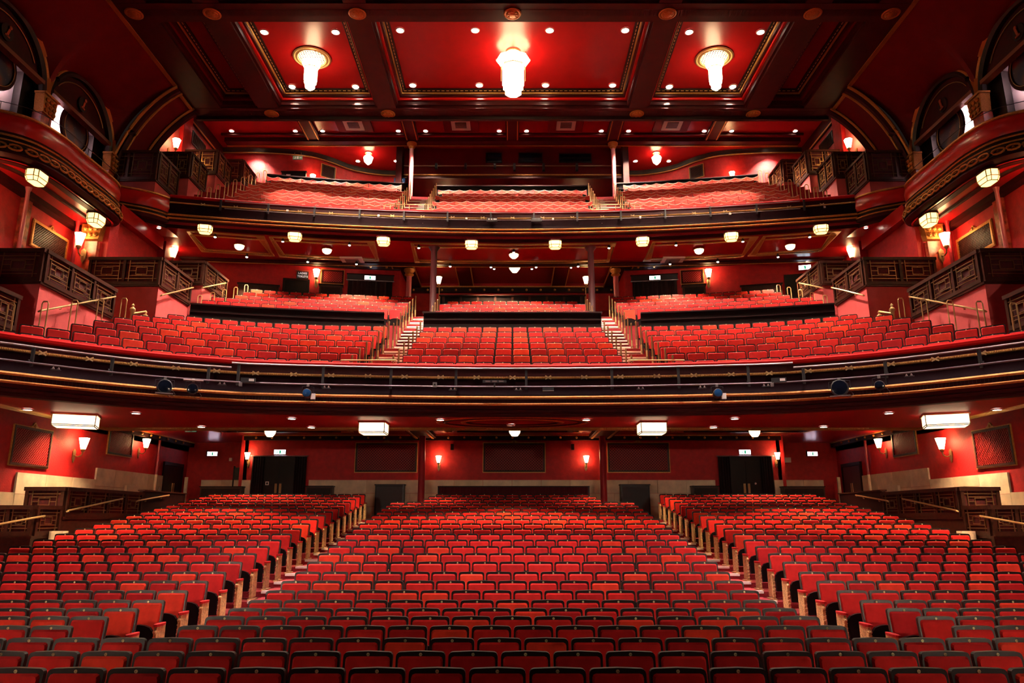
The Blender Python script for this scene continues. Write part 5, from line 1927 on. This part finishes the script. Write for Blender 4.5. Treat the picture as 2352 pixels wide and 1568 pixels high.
def exit_sign(loc, ang, label, w=.62, h=.26, glass=None, dim=False, bracket=False, hang=0.):
    t = thing('exit_sign', label, 'exit sign', loc, ang)
    MB().box(-w / 2, w / 2, -.05, -.002, -h / 2, h / 2).build('sign_box', WHITEP if not dim else GREYL, t)
    MB().box(-w / 2 + .015, w / 2 - .015, -.056, -.05, -h / 2 + .015, h / 2 - .015).build('sign_face', GREENP if dim else (glass or G_SIGN), t)
    ink = WHITEP if dim else G_GREEN
    g = MB()
    # door, running figure and arrow
    g.box(-w * .06, w * .10, -.060, -.056, -h * .34, h * .34)
    g.bar((w * .20, -.06, 0), (w * .40, -.06, 0), .02, .004, (0, 1, 0))
    g.bar((w * .40, -.06, 0), (w * .33, -.06, h * .16), .02, .004, (0, 1, 0))
    g.bar((w * .40, -.06, 0), (w * .33, -.06, -h * .16), .02, .004, (0, 1, 0))
    g.lathe([(h * .075, -.06), (h * .075, -.056)], 8, (-w * .20, 0, h * .24), 'y')
    g.bar((-w * .21, -.06, h * .14), (-w * .24, -.06, -h * .06), .035, .004, (0, 1, 0))
    g.bar((-w * .24, -.06, -h * .06), (-w * .18, -.06, -h * .32), .025, .004, (0, 1, 0))
    g.bar((-w * .24, -.06, -h * .06), (-w * .33, -.06, -h * .28), .025, .004, (0, 1, 0))
    g.bar((-w * .22, -.06, h * .10), (-w * .13, -.06, 0), .02, .004, (0, 1, 0))
    g.build('running_figure', ink, t)
    if bracket:
        MB().box(-w / 2 - .04, -w / 2, -.05, .0, -h / 2 - .02, h / 2 + .06).build('bracket', MATTE, t)
    if hang:
        MB().box(-w / 2 - .1, w / 2 + .1, -.05, .0, h / 2, h / 2 + .03).build('hanger', DULLBR, t)
        for x in (-w / 3, w / 3):
            MB().box(x - .01, x + .01, -.035, -.02, h / 2, h / 2 + hang).build('hanger_rod', DULLBR, t)
    return t


for s in (-1, 1):
    sn = side_name(s)
    # curtained double doors at the rear of the stalls
    d = tag(obj('door_%d' % (1 if s < 0 else 2), None, None, (s * 9.42, WY - .004, 0)), 'black curtained double doors in the rear stalls wall, %s' % sn, None, None, 'structure')
    for e in (-1, 1):
        lf = MB().box(min(0, e * .74) + .004, max(0, e * .74) - .004, -.05, 0, 2.4, 4.55).build('door_leaf', BLACK, d)
        MB().box(e * .09 - .045, e * .09 + .045, -.075, -.05, 3.28, 3.66).build('handle_plate', DULLBR, lf)
        cu = MB()
        n = 16
        x0, x1 = (e * .62, e * 1.10)
        rows = [[(x0 + (x1 - x0) * j / n, -.12 - .045 * math.sin(j * 1.9), z) for j in range(n + 1)] for z in (2.4, 4.74)]
        cu.grid(rows)
        cu.build('curtain', CLOTH, d)
    MB().box(-.74, .74, -.06, 0, 4.55, 4.74).build('door_header', BLACK, d)
    MB().tube([(-1.16, -.14, 4.75), (1.16, -.14, 4.75)], .022, 8).build('curtain_pole', CHROME, d)
    if s < 0:
        MB().box(-.52, -.38, -.056, -.05, 3.60, 3.74).build('door_notice', WHITEP, d)
        MB().box(-.49, -.41, -.058, -.056, 3.63, 3.71).build('door_notice_symbol', MATTE, d)
    else:
        MB().lathe([(.045, 0), (.04, -.03), (.02, -.045)], 8, (.36, -.05, 3.66), 'y').build('door_bolt', CHROME, d)
    exit_sign((s * 9.45, WY - .004, 4.92), 0, 'glowing exit sign above the curtained stalls doors, %s' % sn, .48, .20, G_SIGN)
    # low dark fittings behind the last rows
    for x0, x1, z1, lab, m_ in ((5.45, 4.3, 3.58, 'black open recess cabinet in the stone dado, %s', BLACK), (8.2, 7.15, 3.52, 'low dark wooden cupboard beside the curtained doors, %s', BROWN), (12.4, 10.75, 3.50, 'dark wooden console desk in the rear corner, %s', BROWN)):
        xa, xb = sorted((s * x0, s * x1))
        t = thing('console' if x0 > 12 else 'cabinet', lab % sn, 'desk' if x0 > 12 else 'cabinet', (0, 0, 0))
        MB().box(xa, xb, WY - .40, WY - .07, 2.3, z1).build('body', m_, t)
        MB().box(xa - .03, xb + .03, WY - .43, WY - .07, z1, z1 + .04).build('top', DARK, t)
        MB().box(xa + .06, xb - .06, WY - .415, WY - .40, 2.5, z1 - .06).build('front_panel', DARK if m_ is BROWN else MATTE, t)
    # corner doors and corner walls
    d = tag(obj('door_%d' % (3 if s < 0 else 4), None, None, (s * 14.47, 31.6, 0)), 'dark double doors in the side wall of the rear corner, %s' % sn, None, None, 'structure')
    for e in (-1, 1):
        lf = MB().box(-.03, .03, min(0, e * .8) + .004, max(0, e * .8) - .004, 2.3, 4.45).build('door_leaf', mat('purple_door', (.10, .03, .04), .35) if s > 0 else BLACK, d)
        MB().tube([(-s * .07, e * .07, 3.15), (-s * .07, e * .07, 3.75)], .018, 6).build('pull_handle', BRASS, lf)
    fr = MB()
    for y0, y1, z0, z1 in ((-.9, -.81, 2.3, 4.6), (.81, .9, 2.3, 4.6), (-.81, .81, 4.46, 4.6)):
        fr.box(-.06, .06, y0, y1, z0, z1)
    fr.build('door_frame', DARK, d)
    exit_sign((s * 13.4, 32.97, 5.1), 0, 'glowing rosy exit sign on the corner wall by the side doors, %s' % sn, .46, .20, G_SIGNP, bracket=True)
    t = tag(MB().box(min(s * 13.95, s * 14.07), max(s * 13.95, s * 14.07), 31.9, 31.98, 2.3, 4.02).build('post', STONE), 'pale vertical corner post in the rear stalls corner, %s' % sn, 'post')
    # wall pipe and radiator
    t = thing('wall_pipe', 'vertical painted pipe on the %s stalls wall, cream below and red above' % sn, 'pipe', (s * 14.40, 30.0, 0))
    MB().lathe([(.06, 2.2), (.06, 4.02)], 10).build('lower_length', STONE, t, True)
    MB().lathe([(.06, 4.02), (.06, 5.58)], 10).build('upper_length', REDCOL, t, True)
    MB().lathe([(.085, 3.3), (.085, 3.36)], 10).build('collar', STONE, t)
    t = thing('radiator', 'small cream radiator on the stone dado, %s stalls wall' % sn, 'radiator', (s * 14.36, 28.1, 3.08))
    MB().box(-.05, .05, -.42, .42, 0, .42).build('body', RADIATOR, t)
    me = MB().box(-.055, .055, -.012, .012, .03, .39).mesh('fin', STONE)
    for j in range(9):
        obj('fin', me, t, (0, -.36 + .09 * j, 0))
    # cream block on the side steps
    tag(MB().box(min(s * 11.55, s * 11.9), max(s * 11.55, s * 11.9), 19.42, 19.66, 1.3, 1.98).build('step_block', STONE), 'small cream block at the foot of the %s side steps' % sn, 'block')
    # dress circle rear doors and curtains
    xx = 6.52
    a = math.atan2(-.0214 * xx * s, 1)
    d = tag(obj('door_%d' % (5 if s < 0 else 6), None, None, (s * xx, drw(xx) - .04, 0), a), 'dark curtained exit at the rear of the dress circle, %s' % sn, None, None, 'structure')
    cu = MB()
    n = 34
    cu.grid([[(-1.0 + 2.0 * j / n, -.10 - .04 * math.sin(j * 1.8), z) for j in range(n + 1)] for z in (10.4, 12.85)])
    cu.build('curtain', CLOTH, d)
    MB().tube([(-1.08, -.12, 12.87), (1.08, -.12, 12.87)], .02, 8).build('curtain_pole', CHROME, d)
    MB().box(-1.05, 1.05, -.06, 0, 12.87, 13.16).build('door_header', MATTE, d)
    MB().box(-1.08, 1.08, -.09, 0, 13.16, 13.2).build('door_cornice', DARKRED, d)
    exit_sign((s * xx, drw(xx) - .17, 12.99), a, 'glowing blue-white exit sign over the dress circle rear curtain, %s' % sn, .5, .20, G_SIGN)
    lamp('SPOT', (s * (xx - .15), drw(xx) - .3, 13.2), 26, (.5, .75, 1), None, (R(180), 0, 0), .05, 110)
    t = thing('cabinet', 'dark wooden cabinet below the small dress circle grille, %s' % sn, 'cabinet', (s * 8.2, drw(8.2) - .22, 11.3), math.atan2(-.0214 * 8.2 * s, 1))
    MB().box(-.5, .5, -.15, .15, 0, 1.2).build('body', BROWN, t)
    MB().box(-.54, .54, -.18, .15, 1.2, 1.25).build('top', DARK, t)
    MB().box(-.42, .42, -.165, -.15, .1, 1.1).build('front_panel', DARK, t)
# asymmetric pieces
xx = 9.75
a = math.atan2(.0214 * xx, 1)
d = tag(obj('door_7', None, None, (-xx, drw(xx) - .02, 0), a), 'dark doorway below the toilets sign at the dress circle rear', None, None, 'structure')
MB().box(-.5, .5, -.06, 0, 10.5, 12.72).build('door_leaf', BLACK, d)
for x0, x1, z0, z1 in ((-.58, -.5, 10.5, 12.8), (.5, .58, 10.5, 12.8), (-.5, .5, 12.72, 12.8)):
    MB().box(x0, x1, -.08, 0, z0, z1).build('door_frame', DARK, d)


def toilet_sign(loc, ang, label, face, ink, w=.52, h=.34):
    t = thing('toilet_sign', label, 'sign', loc, ang)
    MB().box(-w / 2, w / 2, -.04, 0, -h / 2, h / 2).build('sign_board', face, t)
    for txt, z in (('LADIES', .075), ('TOILETS', -.075)):
        o_ = obj('lettering', text_mesh(txt, .125, ink), t, (0, -.045, z))
        o_.rotation_euler = (R(90), 0, 0)
    MB().box(-w / 2 - .08, w / 2 + .08, -.05, 0, h / 2 + .03, h / 2 + .05).build('sign_rail', DULLBR, t)
    return t


toilet_sign((-9.5, drw(9.5) - .03, 13.0), math.atan2(.0214 * 9.5, 1), 'dark sign lettered LADIES TOILETS over the dress circle doorway', MATTE, SIGN_TXT)
toilet_sign((-5.75, 34.3, 18.95), 0, 'blue lit sign lettered LADIES TOILETS behind the upper circle', SIGN_BLUE, SIGN_TXT, .56, .36)
for s in (-1, 1):
    sn = side_name(s)
    x = 9.1
    exit_sign((s * x, interp(RW, x) - .55, 19.25), R(-30) * s, 'glowing exit sign behind the upper circle parapet, %s' % sn, .66, .30, G_SIGNP if s < 0 else G_SIGN, bracket=True, hang=0)
    t = thing('stair_balustrade', 'sloping dark balustrade behind the upper circle parapet, %s' % sn, 'balustrade', (0, 0, 0))
    MB().bar((s * 9.5, interp(RW, 9.5) - .75, 19.35), (s * 7.9, interp(RW, 7.9) - 1.2, 18.7), .06, .05).build('rail', BLACK, t)
    MB().prism([(s * 9.5, 18.0), (s * 9.5, 19.3), (s * 7.9, 18.65), (s * 7.9, 18.0)], 35.0, 35.05, 'y').build('panel', BLACK, t)
    xx = 13.3
t = thing('barrier', 'dark low barrier with a white notice behind the upper circle, left end', 'barrier', (-11.2, 34.45, 17.9))
MB().box(-.62, .62, -.05, .05, 0, 1.65).build('panel', BLACK, t)
MB().box(-.66, .66, -.08, .08, 1.65, 1.7).build('top_rail', DARK, t)
MB().box(-.38, -.16, -.056, -.05, 1.38, 1.52).build('notice', WHITEP, t)
exit_sign((-11.1, 34.55, 20.4), 0, 'dim green exit sign hanging at the upper circle rear', .5, .2, None, True, hang=.2)
exit_sign((-11.4, 26.0, 5.35), 0, 'dim green exit sign hanging over the left rear stalls', .42, .18, None, True, hang=.15)
exit_sign((-14.47, 25.15, 10.55), R(90), 'lit green exit sign beside the left dress box', .46, .22, mat('green_exit_face', (.3, .9, .7), .4, emit=3, ecol=(.35, .95, .75)))
exit_sign((12.9, drw(12.9) - .1, 13.05), math.atan2(-.0214 * 12.9, 1), 'glowing exit sign over the black doorway at the right dress circle rear', .52, .22, G_SIGN)
lamp('SPOT', (12.9, drw(12.9) - .45, 13.15), 18, (.5, .75, 1), None, (R(180), 0, 0), .05, 110)
d = tag(obj('door_8', None, None, (12.6, drw(12.6) - .03, 0), math.atan2(-.0214 * 12.6, 1)), 'black doorway at the right end of the dress circle rear', None, None, 'structure')
MB().box(-.55, .55, -.05, 0, 10.6, 12.8).build('door_leaf', BLACK, d)
t = thing('barrier', 'dark low barrier behind the left dress circle rear seats', 'barrier', (-11.2, drw(11.2) - .35, 11.0), math.atan2(.0214 * 11.2, 1))
MB().box(-.85, .85, -.06, .06, 0, 1.3).build('panel', BROWN, t)
MB().box(-.9, .9, -.1, .1, 1.3, 1.35).build('top_rail', DARK, t)
t = thing('barrier', 'dark low barrier behind the right dress circle rear seats', 'barrier', (11.0, drw(11.0) - .35, 11.0), -math.atan2(.0214 * 11.0, 1))
MB().box(-.85, .85, -.06, .06, 0, 1.3).build('panel', BROWN, t)
MB().box(-.9, .9, -.1, .1, 1.3, 1.35).build('top_rail', DARK, t)
# maroon screen behind the central stalls
t = thing('curtain_screen', 'low maroon curtained screen behind the central rear stalls seats', 'screen', (0, 0, 0))
cu = MB()
n = 90
cu.grid([[(-2.9 + 5.9 * j / n, 29.45 - .02 * math.sin(j * 1.7), z) for j in range(n + 1)] for z in (2.3, 3.50)])
cu.build('curtain', MAROON_CLOTH, t)
MB().box(-2.95, 3.05, 29.47, 29.55, 2.25, 3.50).build('backing', BLACK, t)
MB().box(-2.95, 3.05, 29.40, 29.56, 3.50, 3.54).build('rail', DARK, t)
# narrow doorway and wall boxes of the left corner; white boxes on the right
d = tag(obj('door_9', None, None, (-12.1, 32.99, 0)), 'narrow dark doorway in the left rear corner of the stalls', None, None, 'structure')
MB().box(-.24, .24, -.04, 0, 2.5, 4.5).build('door_leaf', BLACK, d)
MB().box(-.30, -.24, -.06, 0, 2.5, 4.56).build('door_frame', DARK, d)
tag(MB().box(-12.62, -12.5, 32.9, 32.99, 4.78, 4.92).build('alarm_sounder', WHITEP), 'small white wall box in the left rear corner', 'wall box')
tag(MB().box(12.1, 12.42, 32.93, 32.99, 4.72, 4.94).build('control_panel', WHITEP), 'white control panel on the right rear corner wall', 'control panel')
tag(MB().box(11.95, 12.06, 32.93, 32.99, 4.68, 4.90).build('switch_box', WHITEP), 'slim white switch box beside the right corner control panel', 'switch box')
t = thing('row_sign', 'small letter A plaque on the left stone dado', 'sign', (-14.43, 30.45, 3.45), R(90))
MB().box(-.10, .10, -.012, 0, -.13, .13).build('plaque', STONE2, t)
o_ = obj('lettering', text_mesh('A', .2, WHITEP), t, (0, -.018, 0))
o_.rotation_euler = (R(90), 0, 0)
# loudspeaker brackets
for s in (-1, 1):
    sn = side_name(s)
    t = thing('wall_speaker', 'small dark wall fitting above the central stalls lamp, %s' % sn, 'speaker', (s * 2.45, WY - .08, 5.12))
    MB().box(-.06, .06, -.05, .05, -.12, .12).build('body', DARK, t)
    MB().box(-.03, .03, .05, .08, -.05, .05).build('bracket', MATTE, t)
    t = thing('wall_ornament', 'small dark wall bracket on the pale upper circle side wall, %s' % sn, 'bracket', (s * 15.06, 31.9, 18.75))
    MB().lathe([(.03, -.16), (.09, -.12), (.03, -.04), (.04, .06), (.10, .10), (.03, .16)], 8).build('body', DARK, t)

# ------------------------------------------------------------------ air-conditioning cassettes
for i, x in enumerate((-7.7, -2.5, 2.6, 7.75)):
    t = thing('ceiling_cassette', 'square pale ceiling cassette in a dark red box over the upper circle, %s from left' % od(i), 'air vent', (x, 32.0, 20.945))
    MB().box(-.85, .85, -.75, .72, -.10, 0).build('housing', RED_DEEP, t)
    MB().box(-.46, .46, -.48, .48, -.14, -.10).build('panel', CREAMP, t)
    MB().box(-.27, .27, -.27, .27, -.147, -.14).build('grille_bed', MATTE, t)
    me = MB().box(-.26, .26, -.03, .03, -.16, -.147).mesh('slat', GREYL)
    for j in range(5):
        obj('slat', me, t, (0, -.21 + .105 * j, 0))
for s in (-1, 1):
    t = thing('ceiling_cassette', 'flat pale ceiling vent over the dress circle, %s' % side_name(s), 'air vent', (s * 7.0, 30.35, 13.30))
    MB().box(-.48, .48, -.45, .45, -.06, 0).build('panel', CREAMP, t)
    MB().box(-.3, .3, -.3, .3, -.068, -.06).build('grille_bed', GREYL, t)

# ------------------------------------------------------------------ lighting rails and stage lamps on the balcony fronts
def offset(path, d):
    out = []
    for i, p in enumerate(path):
        a, c = path[max(i - 1, 0)], path[min(i + 1, len(path) - 1)]
        tx, ty = c[0] - a[0], c[1] - a[1]
        L = math.hypot(tx, ty)
        out.append((p[0] + ty / L * d, p[1] - tx / L * d))
    return out


off = offset(dpath, .34)
for lab, sel, z in (('white lighting rail along the middle of the dress circle front', lambda x: abs(x) < 6.9, 5.99), ('white lighting rail along the left end of the dress circle front', lambda x: x < -6.7, 5.87), ('white lighting rail along the right end of the dress circle front', lambda x: x > 6.7, 5.87)):
    pts = [(x, y) for x, y in off if sel(x)]
    t = thing('lighting_rail', lab, 'lighting rail', (0, 0, 0))
    MB().tube([(x, y, z) for x, y in pts], .024, 8).build('pipe', CHROME, t, True)
    MB().tube([(x, y, 5.52) for x, y in pts], .022, 8).build('lower_pipe', mat('dark_scaffold_tube', (.16, .13, .14), .35, metal=.7), t, True)
    L = 0
    nxt = .1
    me = None
    for p, q in zip(pts, pts[1:]):
        L += math.hypot(q[0] - p[0], q[1] - p[1])
        if L >= nxt:
            br = MB()
            br.box(q[0] - .03, q[0] + .03, q[1] - .0, q[1] + .05, 5.45, z + .02)
            dx, dy = q[0] - p[0], q[1] - p[1]
            n_ = math.hypot(dx, dy)
            br.bar((q[0], q[1] + .03, 5.50), (q[0] - dy / n_ * .26, q[1] + dx / n_ * .26, 5.62), .03)
            br.build('bracket', MATTE, t)
            nxt += 1.78
offu = offset(upath, .2)
t = thing('lighting_rail', 'slim pale rail along the upper circle front', 'lighting rail', (0, 0, 0))
pts = [(x, y) for x, y in offu if abs(x) < 12.0]
MB().tube([(x, y, 14.68) for x, y in pts], .018, 6).build('pipe', mat('grey_tube', (.40, .34, .34), .35, metal=.6), t, True)
MB().tube([(x, y, 14.36) for x, y in pts], .012, 6).build('lower_pipe', mat('grey_tube', (.4, .34, .34)), t, True)
for j in range(14):
    x = -11.7 + 1.8 * j
    y = ufas(x) - .2
    br = MB().box(x - .035, x + .035, y - .01, y + .06, 14.28, 14.72)
    br.bar((x, y + .02, 14.35), (x, y + .14, 14.4), .03)
    br.build('bracket', MATTE, t)
    if j % 2:
        MB().box(x + .75, x + .83, y - .03, y + .05, 14.36, 14.44).build('socket', WHITEP, t)


def stage_lamp(loc, rz, label, r=.12, L=.34, lens=None, barn=True):
    t = thing('stage_lamp', label, 'stage lamp', loc, rz)
    MB().lathe([(r * .7, .5 * L), (r * .95, .2 * L), (r, 0), (r, -.45 * L), (r * .9, -.5 * L)], 14, (0, 0, -.22), 'y').build('body', MATTE, t, True)
    MB().lathe([(r * .85, -.5 * L - .002), (r * .4, -.5 * L - .02), (.005, -.5 * L - .025)], 14, (0, 0, -.22), 'y').build('lens', lens or SCREENW, t, True)
    MB().tube([(-r - .03, 0, -.22), (-r - .03, 0, -.05), (0, 0, -.02), (r + .03, 0, -.05), (r + .03, 0, -.22)], .012, 5).build('yoke', MATTE, t)
    MB().box(-.03, .03, -.035, .035, -.04, .03).build('clamp', CHROME, t)
    if barn:
        MB().box(-r * 1.1, r * 1.1, -.5 * L - .12, -.5 * L, -.22 - r - .02, -.22 - r).build('barn_door', CHROME, t)
    MB().tube([(r, .05, -.25), (r + .08, .05, -.36), (r + .02, .02, -.46), (r - .08, .04, -.40)], .007, 4).build('cable', GREYL, t)
    return t


def rail_pos(x, z=5.50):
    i = min(range(len(off)), key=lambda j: abs(off[j][0] - x))
    a, c = off[max(i - 1, 0)], off[min(i + 1, len(off) - 1)]
    return (x, interp([(p[0], p[1]) for p in off], x), z), math.atan2(c[1] - a[1], c[0] - a[0])


for x, lab, r, L, lens in ((-8.15, 'black moving stage lamp clamped under the left dress rail', .17, .36, None), (-7.6, 'flat black stage lamp with white reflector on the left dress rail', .13, .22, None), (-5.05, 'slim stage lamp with blue lens left of centre', .11, .34, BLUEL), (5.05, 'slim stage lamp with blue lens right of centre', .11, .34, BLUEL), (7.75, 'large round black stage lamp on the right dress rail', .20, .36, None), (8.5, 'small stage lamp beside the large one on the right rail', .11, .25, None)):
    p, a = rail_pos(x)
    t = stage_lamp(p, a, lab, r, L, lens, r > .15)
    if lens is not None:
        MB().box(.09, .20, -.10, -.04, -.36, -.22).build('label_plate', WHITEP, t)
    if 'flat' in lab:
        MB().box(-.22, .22, -.16, -.02, -.03, -.01).build('reflector', WHITEP, t)
for x, lab in ((-6.45, 'black socket box with a white label on the left dress rail'), (6.5, 'black socket box with a white label on the right dress rail'), (-1.95, 'small grey socket on the dress rail left of centre'), (-.45, 'socket strip with three pale labels at the centre of the dress rail'), (.9, 'thin dark bar lamp hanging on the dress rail right of centre')):
    p, a = rail_pos(x)
    t = thing('socket_box', lab, 'socket box', (p[0], p[1] - .03, p[2] + .06), a)
    if 'three' in lab:
        MB().box(-.30, .30, 0, .05, .06, .13).build('body', MATTE, t)
        me = MB().box(-.06, .06, -.006, 0, .075, .115).mesh('label_plate', GREYL)
        for j in (-1, 0, 1):
            obj('label_plate', me, t, (.17 * j, 0, 0))
        MB().box(-.02, .02, 0, .04, -.06, .06).build('bracket', MATTE, t)
    elif 'bar' in lab:
        MB().box(-.14, .14, -.05, .05, -.16, -.06).build('body', MATTE, t)
        MB().box(-.14, .14, -.06, -.05, -.16, -.145).build('trim', CHROME, t)
    elif 'small' in lab:
        MB().box(-.05, .05, -.02, .05, -.06, .06).build('body', CHROME, t)
        MB().lathe([(.025, -.03), (.02, -.02)], 8, (0, 0, 0), 'y').build('socket', MATTE, t)
    else:
        MB().box(-.17, .17, -.03, .05, -.05, .07).build('body', MATTE, t)
        MB().box(.02, .14, -.036, -.03, -.01, .05).build('label_plate', WHITEP, t)
        MB().box(-.2, -.13, -.05, .03, -.14, -.05).build('clamp', CHROME, t)
me = None
for j, x in enumerate((-9.9, -7.0, -4.6, -1.5, .15, 3.2, 4.7, 6.2, 9.0)):
    p, a = rail_pos(x)
    t = thing('socket_pair', 'pair of small pale sockets on the lower dress rail, %s from left' % od(j), 'socket', (p[0], p[1] - .03, p[2] - .03), a)
    for e in (-.05, .05):
        MB().lathe([(.032, 0), (.008, .055)], 4, (e, 0, -.03)).build('socket_cone', GREYL, t)
    MB().box(-.1, .1, -.02, .03, -.05, -.03).build('plate', MATTE, t)
for i, x in enumerate((-.85, 1.0)):
    t = thing('socket_box', '%s black socket box at the centre of the upper circle rail' % ('left' if i == 0 else 'right'), 'socket box', (x, ufas(x) - .22, 14.30))
    MB().box(-.22, .22, -.03, .05, -.02, .14).build('body', MATTE, t)
    if i == 0:
        for e in (-.16, -.05, .06, .13):
            MB().box(e, e + .07, -.036, -.03, .05, .10).build('label_plate', WHITEP, t)
    else:
        for e in range(6):
            MB().lathe([(.018, -.05), (.014, -.03)], 6, (-.16 + .06 * e, 0, .08), 'y').build('socket', CHROME, t)
